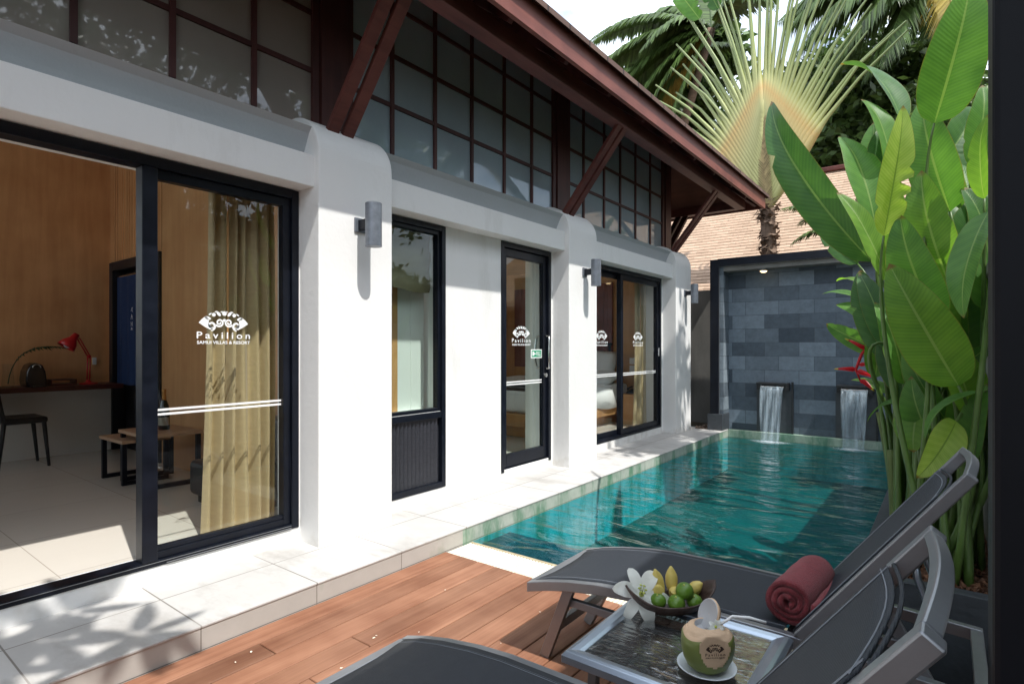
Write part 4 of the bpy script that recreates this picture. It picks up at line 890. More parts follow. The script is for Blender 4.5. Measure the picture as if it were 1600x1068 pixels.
# ------------------------------------------------------------------ LOUNGERS
def make_lounger(label):
    Y0, Y1 = 2.02, 2.55
    t = thing('sun_lounger', label, 'sun lounger', (-.7, 2.285, 0), 'grey aluminium sun loungers on the deck')
    seat = [(-1.462,.336),(-1.36,.366),(-1.258,.389),(-1.12,.411),(-.99,.423),(-.75,.428),(-.56,.427),(-.43,.427)]
    def rail(pts, y0, y1, h, mb):
        up = pts; lo = [(x, z-h) for x, z in pts][::-1]; mb.prism_y(up+lo, y0, y1)
    b = MB()
    for y0 in (Y0, Y1-.032): rail(seat+[(-.30,.420),(.02,.40),(.10,.395)], y0, y0+.032, .042, b)
    b.beam((-1.445,Y0+.032,.318),(-1.445,Y1-.032,.318),.035,.04,(0,0,1)); b.box(.065,.10,Y0+.032,Y1-.032,.355,.393)
    for x, z in ((-.95,.385),(-.42,.385)): b.box(x-.015,x+.015,Y0+.032,Y1-.032,z-.02,z+.012)
    b.build('frame', M['alu'], t, bevel=.003)
    b = MB(); vs = []; ny = 10; sp = [(-1.44,.338)]+seat[1:]
    for x, z in sp:
        for j in range(ny+1):
            v = j/ny; vs.append((x, Y0+.03+(Y1-Y0-.06)*v, z+.001-.010*math.sin(PI*v)))
    b.add(vs, [(i*(ny+1)+j, i*(ny+1)+j+1, (i+1)*(ny+1)+j+1, (i+1)*(ny+1)+j) for i in range(len(sp)-1) for j in range(ny)])
    sl = b.build('seat_sling', M['sling'], t, smooth=True, solid=.004)
    b = MB()
    for y in (Y0+.05, Y1-.05, Y0+.056, Y1-.056): b.tube([(x, y, z+.0035-.0025) for x, z in sp], .0009, 4)
    b.build('stitching', M['stitch'], sl)
    # raised back
    h = V((-.395,0,.435)); e = V((.045,0,1.016)); d = (e-h).normalized(); nn = V((-d.z,0,d.x))   # nn points up-left (sitting side)
    bp = lambda s_, y, o=0: tuple(h + (e-h)*s_ + nn*o + V((0,y,0)))
    bk = MB()
    for y0 in (Y0, Y1-.034):
        vs = [bp(0,y0,.0),bp(1,y0,.0),bp(1.0,y0,-.034),bp(0,y0,-.036)]; vs += [tuple(V(p)+V((0,.034,0))) for p in vs]
        bk.add(vs, [(0,1,2,3),(7,6,5,4),(0,4,5,1),(1,5,6,2),(2,6,7,3),(3,7,4,0)])
    prev = None; n = 14; vs = []; 
    for i in range(n+1):
        v = i/n; y = Y0+.034+(Y1-Y0-.068)*v; bow = .022*math.sin(PI*v)
        vs += [bp(.972+bow*.9,y,-.001-bow*.25), bp(1.0+bow,y,-.001-bow*.25), bp(1.0+bow,y,-.029-bow*.25), bp(.972+bow*.9,y,-.029-bow*.25)]
    bk.add(vs, [(4*i+k, 4*i+(k+1)%4, 4*(i+1)+(k+1)%4, 4*(i+1)+k) for i in range(n) for k in range(4)]+[(0,1,2,3),(4*n+3,4*n+2,4*n+1,4*n)])
    back = bk.build('backrest', M['alu'], t, bevel=.004)
    b = MB(); vs = []; ns = 12
    for i in range(ns+1):
        s_ = -.01+.875*i/ns
        for j in range(ny+1):
            v = j/ny; vs.append(bp(s_+(.035*math.sin(PI*v)-.02 if i == ns else 0), Y0+.032+(Y1-Y0-.064)*v, .002-.012*math.sin(PI*v)))
    b.add(vs, [(i*(ny+1)+j, i*(ny+1)+j+1, (i+1)*(ny+1)+j+1, (i+1)*(ny+1)+j) for i in range(ns) for j in range(ny)])
    b.build('back_sling', M['sling'], back, smooth=True, solid=.004)
    b = MB()
    for y in (Y0+.052, Y1-.052, Y0+.058, Y1-.058): b.tube([bp(s_, y, .0035) for s_ in (0,.3,.6,.855)], .0009, 4)
    b.tube([bp(.847+.035*math.sin(PI*j/10)-.02, Y0+.034+(Y1-Y0-.068)*j/10, .006-.012*math.sin(PI*j/10)) for j in range(11)], .0012, 4)
    b.build('stitching', M['stitch'], back); b = MB(); b.tube([bp(.880+.035*math.sin(PI*j/10)-.02, Y0+.034+(Y1-Y0-.068)*j/10, -.004-.012*math.sin(PI*j/10)) for j in range(11)], .004, 6)
    b.build('sling_end', M['sling'], back, smooth=True)
    # legs and stretchers
    for y, yb in ((Y0+.016, Y0+.075), (Y1-.016, Y1-.075)):
        b = MB(); b.beam((-1.245,y,.372),(-1.415,yb,.0),.030,.045,(1,0,0)); b.build('leg', M['alu'], t, bevel=.002)
        b = MB(); b.beam((-.18,y,.39),(.05,yb,.0),.030,.045,(1,0,0)); b.build('leg', M['alu'], t, bevel=.002)
    for x in (-1.335, -.06): MB().beam((x,Y0+.06,.165),(x,Y1-.06,.165),.028,.038).build('stretcher', M['alu'], t, bevel=.002)
    for y in (Y0+.05, Y1-.05): MB().beam((-1.29,y,.285),(-.12,y,.285),.024,.032).build('side_rail', M['alu'], t, bevel=.002)
    for y in (Y0+.10, Y1-.10): MB().tube([bp(.62,y,-.05), bp(.52,y,-.12), (-.02,y,.52), (-.06,y,.43), (-.08,y,.385)], .011, 8).build('back_support', M['alu_blue'], t, smooth=True)
    return t
far = make_lounger('charcoal sun lounger at the pool edge carrying the rolled maroon towel')
near = copy_tree(far, (-.77, 1.125, 0), 'charcoal sun lounger nearest the camera with no towel on it')
# rolled towel
t = thing('rolled_towel', 'rolled maroon towel on the far sun lounger', 'towel', (-.42, 2.25, .43))
b = MB(); pts = []; n = 110
for i in range(n+1):
    a = 2*PI*3.2*i/n; r = .010+.066*i/n; pts.append((r*math.cos(a-1.2), r*math.sin(a-1.2)*.97))
ax0 = V((-.425,2.10,.503)); ax1 = V((-.395,2.43,.503)); nl = 16; vs = []
for j in range(nl+1):
    c = ax0.lerp(ax1, j/nl)
    for i, (px, pz) in enumerate(pts):
        e = 0
        if j in (0, nl): e = (-1 if j == 0 else 1)*(.004*math.sin(i*.55)+.012*(1-i/n))
        vs.append(c + V((px*(1+.02*math.sin(j*.9+i*.05)), e, pz*(1+.02*math.sin(j*.7)))))
m = n+1
b.add(vs, [(j*m+i, j*m+i+1, (j+1)*m+i+1, (j+1)*m+i) for j in range(nl) for i in range(n)])
o = b.build('terry_roll', M['towel'], t, smooth=True, solid=.0175)
# ------------------------------------------------------------------ SIDE TABLE AND WHAT STANDS ON IT
t = thing('side_table', 'low aluminium side table with rippled glass top between the loungers', 'side table', (-.66, 1.71, 0))
X0, X1, Y0, Y1, ZT = -.925, -.385, 1.455, 1.975, .45
b = MB(); w = .052
def bar(a, c2, d, e): # four mitred top faces with sloped inner edge
    b.add([a, c2, d, e], [(0,1,2,3)])
prof = [(0,-.036),(0,-.014),(.010,-.002),(.022,.0),(.040,-.003),(w,-.009),(w,-.022),(.03,-.036)]
cor = [(X0,Y0,1,1),(X1,Y0,-1,1),(X1,Y1,-1,-1),(X0,Y1,1,-1)]; vs = []
for (x, y, sx, sy) in cor:
    for r, z in prof: vs.append((x+sx*r, y+sy*r, ZT+z))
k = len(prof)
b.add(vs, [(c*k+i, c*k+(i+1)%k, ((c+1)%4)*k+(i+1)%k, ((c+1)%4)*k+i) for c in range(4) for i in range(k)])
b.build('top_frame', M['alu_blue'], t, bevel=.002)
b = MB(); b.box(X0+w-.008,X1-w+.008,Y0+w-.008,Y1-w+.008,ZT-.017,ZT-.010); b.build('glass_top', M['glass_rip'], t)
for sx, x in ((1,X0+.075),(-1,X1-.075)):
    for sy, y in ((1,Y0+.075),(-1,Y1-.075)):
        b = MB(); b.beam((x,y,ZT-.036),(x-sx*.02,y-sy*.03,0),.028,.028,(1,0,0)); b.build('leg', M['alu'], t, bevel=.002)
for q in ((X0+.07,X0+.095,Y0+.09,Y1-.09), (X1-.095,X1-.07,Y0+.09,Y1-.09), (X0+.095,X1-.095,1.70,1.725)): MB().box(*q,.16,.185).build('stretcher', M['alu'], t, bevel=.002)
ZG = ZT-.010
# saucer and coconut
cc = V((-.545, 1.630, 0))
b = MB(); b.lathe([(.030,ZG+.0005),(.045,ZG+.002),(.075,ZG+.014),(.082,ZG+.0185),(.081,ZG+.0205),(.073,ZG+.0165),(.044,ZG+.006),(.001,ZG+.005)], cc, 40)
tag(b.build('saucer', M['china'], smooth=True), 'small white saucer under the green coconut', 'saucer')
t = thing('coconut', 'green drinking coconut with a burnt emblem on its cut face', 'coconut', (cc.x, cc.y, ZG+.006))
z0 = ZG+.0065; b = MB(); n = 64
prof = [(.020,0),(.040,.004),(.056,.018),(.066,.038),(.0715,.060),(.0730,.080),(.0705,.098),(.064,.108),(.052,.119),(.040,.126),(.0365,.128),(.034,.126),(.030,.112),(.001,.108)]
prof = [(a[0]+(c[0]-a[0])*q/4, a[1]+(c[1]-a[1])*q/4) for a, c in zip(prof, prof[1:]) for q in range(4)]+[prof[-1]]; n = 96
vs = []; cutn = V((.62,-.72,.10)).normalized(); dcut = .0590
cen = V((cc.x, cc.y, z0+.066)); zone = []
for i, (r, z) in enumerate(prof):
    for k in range(n):
        a = 2*PI*k/n; rr = r*(1+.025*math.sin(3*a+1)+.012*math.sin(5*a))
        p = V((cc.x+rr*math.cos(a), cc.y+rr*math.sin(a), z0+z+ (.004*math.sin(4*a) if 22 < i < 31 else 0)))
        q = (p-cen).dot(cutn); cut = q > dcut-.0004
        if q > dcut: p = p - cutn*(q-dcut)
        vs.append(p); zone.append((i, cut))
for i in range(len(prof)-1):
    for k in range(n):
        k2 = (k+1) % n; f = (i*n+k, i*n+k2, (i+1)*n+k2, (i+1)*n+k)
        mi = 2 if i >= 44 else (1 if i >= 26 or sum(zone[q][1] for q in f) >= 3 else 0)
        b.m.append(mi); b.f.append(list(f)); b.uv.append(None)
b.v = [tuple(p) for p in vs]
b.build('husk', [M['coco_green'], M['coco_cut'], M['coco_white']], t, smooth=True, angle=45)
right = V((0,0,1)).cross(cutn).normalized(); upv = cutn.cross(right).normalized(); pc = cen + cutn*(dcut+.0006) + upv*.004
b = MB(); decal(b, LOGO, lambda x, y: pc + right*(x*.052) + upv*(y*.056+.004)); b.keep = True; b.build('emblem', M['burn'], t)
# hinged slice of shell
lc = V((cc.x-.006, cc.y+.026, z0+.146)); Q = Matrix.Rotation(R(-38),3,'Z') @ Matrix.Rotation(R(66),3,'X'); b = MB()
b.lathe([(.042,.0),(.0445,-.005),(.039,-.014),(.023,-.020),(.001,-.022)], lc, 28, 0, Q, (0,0))
b.lathe([(.001,-.004),(.034,-.002),(.0395,.0012),(.042,.0)], lc, 28, 1, Q, (0,0))
b.build('lid', [M['coco_cut'], M['coco_white']], t, smooth=True, angle=40)
t = thing('drinking_straw', 'bent white drinking straw in the coconut', 'straw', (cc.x+.02, cc.y, z0+.11))
b = MB(); b.tube([(cc.x+.012,cc.y+.0,z0+.112),(cc.x+.065,cc.y+.025,z0+.158),(cc.x+.105,cc.y+.045,z0+.158),(cc.x+.145,cc.y+.06,z0+.150)], .0042, 8); b.build('tube', M['white_paint'], t, smooth=True)
def paddle(mb, base, tip, width, nrm, bow, fold=.25, nu=8, nv=18, roll=0, wav=.02, prof=None, tear=None, seed=0, tipcurl=0):
    """broad leaf/petal surface with UVs; returns nothing"""
    base, tip, nrm = V(base), V(tip), V(nrm).normalized(); ax = tip-base; L = ax.length; d = ax.normalized()
    side = d.cross(nrm).normalized(); nn = side.cross(d).normalized()
    if roll:
        q = Quaternion(d, R(roll)); side = q @ side; nn = q @ nn
    ctrl = (base+tip)/2 + nn*bow*L*2
    rd = random.Random(seed); ph = rd.uniform(0,6)
    pr = prof or (lambda t: (t**.45*(1-t)**.72)/.46)
    vs = []; uvs = []
    for j in range(nv+1):
        t = j/nv; c = base*(1-t)**2 + ctrl*2*t*(1-t) + tip*t*t; c = c - nn*tipcurl*L*max(0,t-.6)**2*4
        w = width/2*min(1.02, pr(t)) if 0 < t < 1 else (width*.03 if t == 0 else width*.004)
        for i in range(nu+1):
            u = i/nu*2-1; ww = w
            if tear:
                for (tt, sg, dep) in tear:
                    if u*sg > 0: ww *= 1-dep*math.exp(-((t-tt)/.022)**2)*abs(u)
            off = nn*(abs(u)**1.3*w*fold + wav*w*math.sin(9*t+ph+u*2)*abs(u) - abs(u)**3*w*fold*.35)
            vs.append(c + side*u*ww + off); uvs.append(((u+1)/2, t))
    m = nu+1
    mb.add(vs, [(j*m+i, j*m+i+1, (j+1)*m+i+1, (j+1)*m+i) for j in range(nv) for i in range(nu)], 0, uvs)
def flower(root, c, up, rad, n, w, mat, lift, bend, seed):
    up = V(up).normalized(); a0 = V((1,0,0)) if abs(up.x) < .8 else V((0,1,0)); e1 = (a0-up*a0.dot(up)).normalized(); e2 = up.cross(e1); rd = random.Random(seed)
    for k in range(n):
        a = 2*PI*k/n+.2+rd.uniform(-.15,.15); d = e1*math.cos(a)+e2*math.sin(a); r = rad*(1+rd.uniform(-.12,.12))
        b = MB(); paddle(b, V(c), V(c)+d*r+up*lift*r, w*(1 if k % 2 else .75), up-d*.3, bend, .22, 6, 12, 0, .12, lambda t: (t**.6*(1-t)**.55)/.46, None, seed+k, .55)
        b.build('petal', mat, root, smooth=True)
t = thing('plumeria_flower', 'small white flower tucked beside the straw on the coconut', 'flower', (cc.x+.03, cc.y-.005, z0+.13))
flower(t, (cc.x+.028, cc.y-.004, z0+.128), (.3,-.75,.35), .024, 5, .017, M['lily'], .15, .04, 3)
b = MB(); b.ball((cc.x+.028, cc.y-.007, z0+.130), .004, n=8, m=6); b.build('centre', M['pollen'], t, smooth=True)
# carved bowl of fruit
bc = V((-.765, 1.915, ZG)); bd = V((.70,.71,0)).normalized(); bs = V((-bd.y,bd.x,0))
t = thing('fruit_bowl', 'boat-shaped dark coconut-shell bowl holding bananas and limes', 'bowl', tuple(bc))
b = MB(); nu, nv = 24, 8; vs = []
for j in range(nv+1):
    v = j/nv
    for i in range(nu+1):
        u = i/nu*2-1; Lh = .165*(.55+.45*v); wd = .078*(v**.5)*(1-abs(u)**2.4)**.6; z = .004+.045*v**1.6+.055*abs(u)**3*v
        vs.append((u*Lh, wd, z))
vs2 = [(p[0], -p[1], p[2]) for p in vs]
tr = lambda p: bc + bd*p[0] + bs*p[1] + V((0,0,p[2]))
m = nu+1; fs = [(j*m+i, j*m+i+1, (j+1)*m+i+1, (j+1)*m+i) for j in range(nv) for i in range(nu)]
b.add([tr(p) for p in vs], fs); b.add([tr(p) for p in vs2], fs); b.build('shell', M['bowl'], t, smooth=True, solid=.005)
t = thing('banana_bunch', 'bunch of small yellow bananas in the dark bowl', 'bananas', (bc.x, bc.y, ZG+.05))
for (s0, s1, z, dx, dy, dz) in ((-.030,.018,.052,-.016,.012,.088),(.018,.034,.056,.004,.016,.083),(.078,.012,.050,.042,.010,.040),(.060,-.004,.058,.052,-.004,.040),(-.045,-.006,.05,-.012,-.012,.052),(-.058,.02,.045,-.02,.008,.06),(.008,.0,.050,.012,-.006,.032)):
    p0 = tr((s0,s1,z)); p3 = p0 + bd*dx + bs*dy + V((0,0,dz)); mid = (p0+p3)/2 + bs*.016 + bd*.008
    b = MB(); pts = bez(p0, mid, p3, 10); b.tube(pts, [.010,.016,.0195,.021,.0215,.0215,.021,.0185,.0145,.009,.004], 9); b.build('banana', M['banana'], t, smooth=True)
for k, (s0, s1, z, r, lab) in enumerate(((.035,-.034,.086,.0305,'green lime on top of the fruit, beside the bananas'),(.0,-.046,.052,.0295,'green lime at the front rim of the bowl'),(.068,-.040,.050,.027,'green lime half hidden behind the coconut lid'),(-.055,-.020,.052,.028,'yellowish lime under the white lily'))):
    c = tr((s0,s1,z)); tt = thing('lime', lab, 'lime', tuple(c), 'green limes in the bowl')
    b = MB(); b.ball(c, r, 1, 1, .94, 24, 14); b.build('fruit', M['lime'], tt, smooth=True)
    b = MB(); b.ball(c+V((.1,-.45,.85)).normalized()*r*.97, .0035, n=8, m=5); b.build('stem_end', M['pollen'], tt, smooth=True)
t = thing('white_lily', 'large white lily resting on the rim of the fruit bowl', 'lily', (-.86,1.86,.5))
flower(t, (-.842,1.845,.505), (.30,-.62,.55), .100, 6, .054, M['lily'], .10, .05, 11)
b = MB()
for k in range(6):
    a = k*1.05; c0 = V((-.842,1.843,.507)); b.tube([c0, c0+V((.02+.012*math.cos(a),-.035,.035+.014*math.sin(a)))], [.0016,.0012], 5); b.ball(c0+V((.02+.012*math.cos(a),-.035,.035+.014*math.sin(a))), .0035, 1.6,1,1, 6, 5)
b.ball((-.842,1.843,.507), .009, n=8, m=6); b.build('stamens', M['pollen'], t, smooth=True)

# ------------------------------------------------------------------ UNSEEN PAVILION (stepped to shade the loungers) AND BLACK POST
t = thing('black_post', 'broad black steel post filling the right edge of the view', 'post', (.3, .82, 0))
b = MB(); b.box(.038,.52,.77,.86,-.03,2.72); b.build('upright', M['post_black'], t, bevel=.006)
b = MB(); b.box(.02,.54,.75,.88,2.721,2.76); b.build('cap', M['post_black'], t, bevel=.004)
t = thing('unseen_shade_pavilion', 'unseen pavilion with flat dark roof, stepped to shade the loungers', 'pavilion', (2, -1, 0))
b = MB(); b.box(.77,5.5,-4.5,1.15,4.0,4.16); b.box(1.13,5.5,1.15,3.5,4.0,4.16); b.build('roof', M['timber_dark'], t)  # roof edges placed out of view to cast the loungers' shade
for x, y in ((5.3,3.3),(5.3,-4.4),(1.2,-4.4),(1.25,3.2)): MB().box(x,x+.14,y,y+.14,-.4,4.0).build('post', M['post_black'], t)
tag((lambda b: b.build('rear_wall', M['garden_wall']))(MB().box(-9, 1.5, -4.75, -4.6, -.4, 2.4)), 'white rear garden wall behind the deck', 'wall')

# ------------------------------------------------------------------ HELICONIA CLUMP
CAM = V((0,0,1.362))
LEAVES = [
    ('A', (0.11, 3.7, 3.227), (-0.053, 3.9, 2.598), 0.317, 18, 0.05, 1),
    ('A', (-0.203, 3.55, 2.041), (-0.046, 3.75, 1.507), 0.268, -20, 0.1, 1),
    ('A', (0.042, 3.3, 1.511), (0.158, 3.5, 2.005), 0.184, 25, 0.1, 1),
    ('B', (-0.16, 3.45, 2.575), (-0.265, 3.6, 1.957), 0.171, 15, 0.03, 3),
    ('B', (-0.235, 3.5, 1.786), (0.047, 3.7, 1.169), 0.302, -10, 0.08, 2),
    ('C', (-1.102, 4.6, 3.245), (-0.399, 4.5, 1.942), 0.311, -25, 0.2, 0),
    ('C', (-0.541, 4.2, 2.381), (-0.292, 4.3, 1.778), 0.18, 20, 0.06, 2),
    ('C', (-0.572, 4.5, 2.845), (-0.376, 4.4, 2.192), 0.284, 20, 0.1, 1),
    ('D', (-0.125, 4.0, 2.783), (0.015, 4.1, 2.141), 0.271, -15, 0.12, 1),
    ('D', (-0.128, 3.9, 2.348), (0.014, 4.0, 1.711), 0.286, -20, 0.1, 2),
    ('E', (-0.593, 4.8, 3.48), (-0.241, 4.6, 2.872), 0.296, 35, 0.15, 0),
    ('E', (-0.51, 4.7, 2.631), (-0.371, 4.6, 2.248), 0.196, 30, 0.1, 2),
    ('E', (-0.318, 4.9, 2.985), (-0.38, 4.8, 2.581), 0.256, 10, 0.1, 0),
    ('F', (0.156, 4.6, 2.876), (0.016, 4.4, 2.551), 0.23, 20, 0.1, 0),
    ('F', (0.149, 3.8, 2.558), (0.158, 3.9, 2.149), 0.133, -30, 0.08, 2),
    ('F', (0.192, 4.3, 2.264), (0.044, 4.2, 1.913), 0.223, 10, 0.1, 0),
    ('F', (0.072, 4.9, 2.783), (0.01, 4.8, 2.467), 0.194, 20, 0.1, 0),
    ('G', (-0.819, 5.2, 2.362), (-0.534, 5.0, 1.995), 0.181, -15, 0.1, 0),
    ('G', (-0.801, 5.2, 1.819), (-0.486, 5.1, 1.719), 0.111, 30, 0.1, 1),
    ('G', (-0.728, 5.4, 1.932), (-0.504, 5.2, 1.856), 0.124, 30, 0.1, 2),
    ('G', (-0.687, 5.1, 1.719), (-0.396, 5.0, 1.509), 0.186, 20, 0.1, 1),
    ('G', (-0.757, 5.0, 1.547), (-0.333, 4.9, 1.321), 0.163, -20, 0.1, 1),
    ('H', (-0.107, 3.5, 0.712), (0.039, 3.7, 0.985), 0.188, -20, 0.1, 3),
    ('H', (-0.154, 3.9, 0.78), (-0.125, 4.0, 1.051), 0.225, 15, 0.08, 2),
    ('H', (-0.102, 3.6, 0.905), (0.15, 3.7, 1.141), 0.117, 40, 0.25, 1),
    ('H', (-0.426, 4.4, 0.889), (-0.122, 4.3, 1.028), 0.098, 40, 0.25, 1),
    ('I', (0.175, 3.8, 1.372), (0.053, 4.0, 1.249), 0.123, 20, 0.1, 0),
    ('I', (-0.079, 4.6, 1.291), (-0.264, 4.5, 1.375), 0.167, 20, 0.1, 0),
    ('I', (-0.031, 4.9, 1.683), (-0.003, 4.8, 1.117), 0.217, 10, 0.08, 0),
    ('I', (-0.576, 5.0, 1.133), (-0.295, 4.9, 1.009), 0.142, 30, 0.1, 2),
    ('J', (0.149, 4.4, 1.833), (0.166, 4.3, 1.299), 0.181, -10, 0.08, 0),
    ('J', (-0.165, 4.6, 1.459), (-0.113, 4.6, 0.872), 0.219, 15, 0.08, 2),
    ('J', (0.086, 4.7, 2.576), (0.106, 4.6, 1.859), 0.254, 20, 0.1, 1),
    ('J', (-0.513, 4.8, 1.933), (-0.305, 4.7, 1.287), 0.253, -15, 0.1, 0),
    ('F', (0.087, 4.0, 2.252), (0.186, 4.1, 1.797), 0.247, 25, 0.12, 0),
    ('F', (-0.098, 4.7, 2.677), (0.068, 4.6, 2.228), 0.292, -25, 0.1, 1),
    ('J', (0.003, 4.1, 1.3), (0.162, 4.2, 0.826), 0.219, 25, 0.1, 0),
    ('J', (-0.331, 4.7, 1.552), (-0.182, 4.6, 1.036), 0.26, -20, 0.1, 0),
    ('I', (0.063, 4.3, 1.753), (0.091, 4.2, 1.299), 0.21, 15, 0.1, 1),
    ('D', (-0.078, 4.5, 2.352), (0.065, 4.4, 1.84), 0.239, 20, 0.1, 0),
    ('E', (-0.443, 4.9, 3.015), (-0.289, 4.8, 2.498), 0.275, -25, 0.1, 1),
    ('B', (-0.029, 3.75, 1.44), (0.11, 3.85, 1.002), 0.222, 20, 0.1, 2),
    ('H', (-0.169, 3.9, 1.193), (-0.049, 4.0, 0.795), 0.209, -25, 0.1, 1),
    ('J', (0.071, 3.9, 1.304), (0.031, 4.0, 0.839), 0.182, 20, 0.1, 1),
    ('C', (-0.347, 4.3, 1.66), (-0.212, 4.3, 1.135), 0.226, 20, 0.1, 1),
    ('I', (0.15, 3.7, 1.179), (0.088, 3.8, 0.771), 0.15, -15, 0.1, 1),
    ('A', (-0.109, 3.85, 1.794), (0.031, 3.95, 1.443), 0.246, 25, 0.1, 2),
    ('D', (-0.24, 4.1, 2.293), (-0.144, 4.2, 1.797), 0.223, -25, 0.1, 2),
    ('F', (0.176, 4.2, 2.863), (0.12, 4.2, 2.401), 0.197, 20, 0.1, 1),
    ('E', (-0.436, 4.5, 3.06), (-0.292, 4.5, 2.515), 0.214, 30, 0.12, 1),
]
ROOTS = {'A':(.03,3.68),'B':(-.06,3.62),'C':(-.18,4.15),'D':(.02,4.1),'E':(-.22,4.75),'F':(.10,4.45),'G':(-.26,5.1),'H':(-.02,3.86),'I':(.08,4.9),'J':(-.08,4.5)}
LAB = {'A':'tallest heliconia whose top leaf leaves the photo at the top','B':'heliconia with a bright yellow-green torn leaf in front','C':'heliconia with one long dark leaf arching left over the pool','D':'heliconia with two broad mid-green leaves behind the torn yellow leaf','E':'heliconia whose folded leaf points left below the palm fronds','F':'heliconia with dark leaves close to the black post','G':'heliconia with red hanging flower and short leaves over the water','H':'low heliconia with a bright leaf beside the lounger back','I':'young heliconia with small round leaves low at the right wall','J':'heliconia deep in the clump with half-hidden leaves'}
plants = {}
rd = random.Random(21)
for k, (x, y) in ROOTS.items():
    plants[k] = thing('heliconia_plant', LAB[k], 'heliconia', (x, y, .14), 'heliconia plants in the planter')
TEAR = {3: [(.30,1,.55),(.42,1,.75),(.55,1,.4),(.22,-1,.3)], 7: [(.7,1,.35)], 0: [], 17: [(.5,-1,.4)], 22: [], 23: [(.35,1,.4),(.6,-1,.35)]}
for i, (k, T, B, w, roll, bow, tone) in enumerate(LEAVES):
    T, B = V(T), V(B); mid = (T+B)/2; n = (CAM-mid); n.z = 0; n = n.normalized()+V((0,0,.35))
    b = MB(); paddle(b, B, T, w*.93, n, bow*.6, .42, 10, 26, roll*1.5, .05, None, TEAR.get(i, [(rd.uniform(.25,.9), rd.choice((-1,1)), rd.uniform(.1,.45)) for _ in range(rd.choice((0,1,2)))]), i, .10)
    b.build('leaf', M['leaf%d' % tone], plants[k], smooth=True)
    x, y = ROOTS[k]; x += rd.uniform(-.06,.06); y += rd.uniform(-.08,.12); d = (T-B).normalized()
    g = V((x, y, .12)); c = B - d*min(.5, (B-g).length*.45)
    pts = bez(g, c, B, 14); r0 = .017+.007*rd.random()
    b = MB(); b.tube(pts, [r0*(1-.72*j/14) for j in range(15)], 8); b.build('stem', M['stem'], plants[k], smooth=True)
# leafless or part-hidden shoots that fill the clump
for k, (x, y) in ROOTS.items():
    for j in range(6 if k in 'ABDHJ' else 4):
        g = V((x+rd.uniform(-.13,.13), y+rd.uniform(.12,.6), .12)); h = rd.uniform(.7,1.5); e = g+V((rd.uniform(-.14,.12), rd.uniform(-.05,.2), h))
        g.x = max(-.27, min(.16, g.x)); e.x = max(-.5, min(.17, e.x))
        b = MB(); b.tube(bez(g, (g+e)/2+V((rd.uniform(-.04,.04),0,.1)), e, 10), [.0185*(1-.5*q/10) for q in range(11)], 8); b.build('stem', M['stem'], plants[k], smooth=True)
        if rd.random() < .6:
            T = e+V((rd.uniform(-.22,.12), rd.uniform(-.1,.25), rd.uniform(.35,.6))); T.x = min(T.x, .17)
            b = MB(); paddle(b, e, T, rd.uniform(.14,.22), (CAM-e).normalized()+V((rd.uniform(-.5,.5),0,.3)), .06, .32, 8, 18, rd.uniform(-45,45), .05, None, None, 100+j, .1)
            b.build('leaf', M['leaf%d' % rd.choice((0,0,1))], plants[k], smooth=True)
# cut stalks at the pool side
t = thing('cut_stalks', 'three cut-off green stalks at the pool side of the planter', 'plant', (-.29,5.0,.14))
for (x, y, h, lx) in ((-.285,4.85,.78,-.10),(-.25,4.95,.70,-.02),(-.27,4.6,.55,-.03)):
    b = MB(); b.tube(bez((x,y,.12),(x-.01,y,.12+h*.5),(x+lx,y+.02,.12+h),8), [.034,.034,.033,.032,.031,.03,.029,.027,.024], 8); b.build('stalk', M['stem_cut'], t, smooth=True)
# red hanging flower of plant G
pg = plants['G']; zz = [(-.36,4.9,1.36),(-.46,4.9,1.36),(-.50,4.9,1.30),(-.505,4.9,1.24),(-.525,4.9,1.19),(-.50,4.9,1.14)]
fl = MB(); fl.tube([V(p) for p in ((-.30,4.88,1.25),(-.36,4.9,1.36),(-.46,4.9,1.375),(-.50,4.9,1.31),(-.535,4.9,1.20),(-.50,4.9,1.10))], [.010,.009,.009,.011,.010,.004], 7)
fo = fl.build('flower', M['flower_red'], pg, smooth=True)
for (a, e, w) in (((-.47,4.9,1.35),(-.605,4.89,1.43),.034),((-.49,4.9,1.325),(-.33,4.88,1.315),.036),((-.515,4.9,1.235),(-.40,4.88,1.245),.032),((-.53,4.9,1.20),(-.675,4.88,1.20),.04),((-.53,4.9,1.19),(-.40,4.87,1.14),.045),((-.505,4.9,1.13),(-.415,4.88,1.045),.036)):
    a, e = V(a), V(e)
    for off in (0, 1):
        b = MB(); paddle(b, a, e, w, (.1,-1,.3) if off == 0 else (.1,-.4,1), .06, .55, 6, 12, 0, 0, lambda t: (1-t)**.8*1.1 if t > .12 else .7)
        b.build('bract', M['flower_red'], fo, smooth=True)
    b = MB(); m_ = a.lerp(e,.80); b.tube([m_+V((0,-.006,.002)), a.lerp(e,.92)+V((0,-.004,.002)), e+V((0,-.002,0))], [.0075,.0045,.001], 6); b.build('bract_tip', M['flower_tip'], fo, smooth=True)

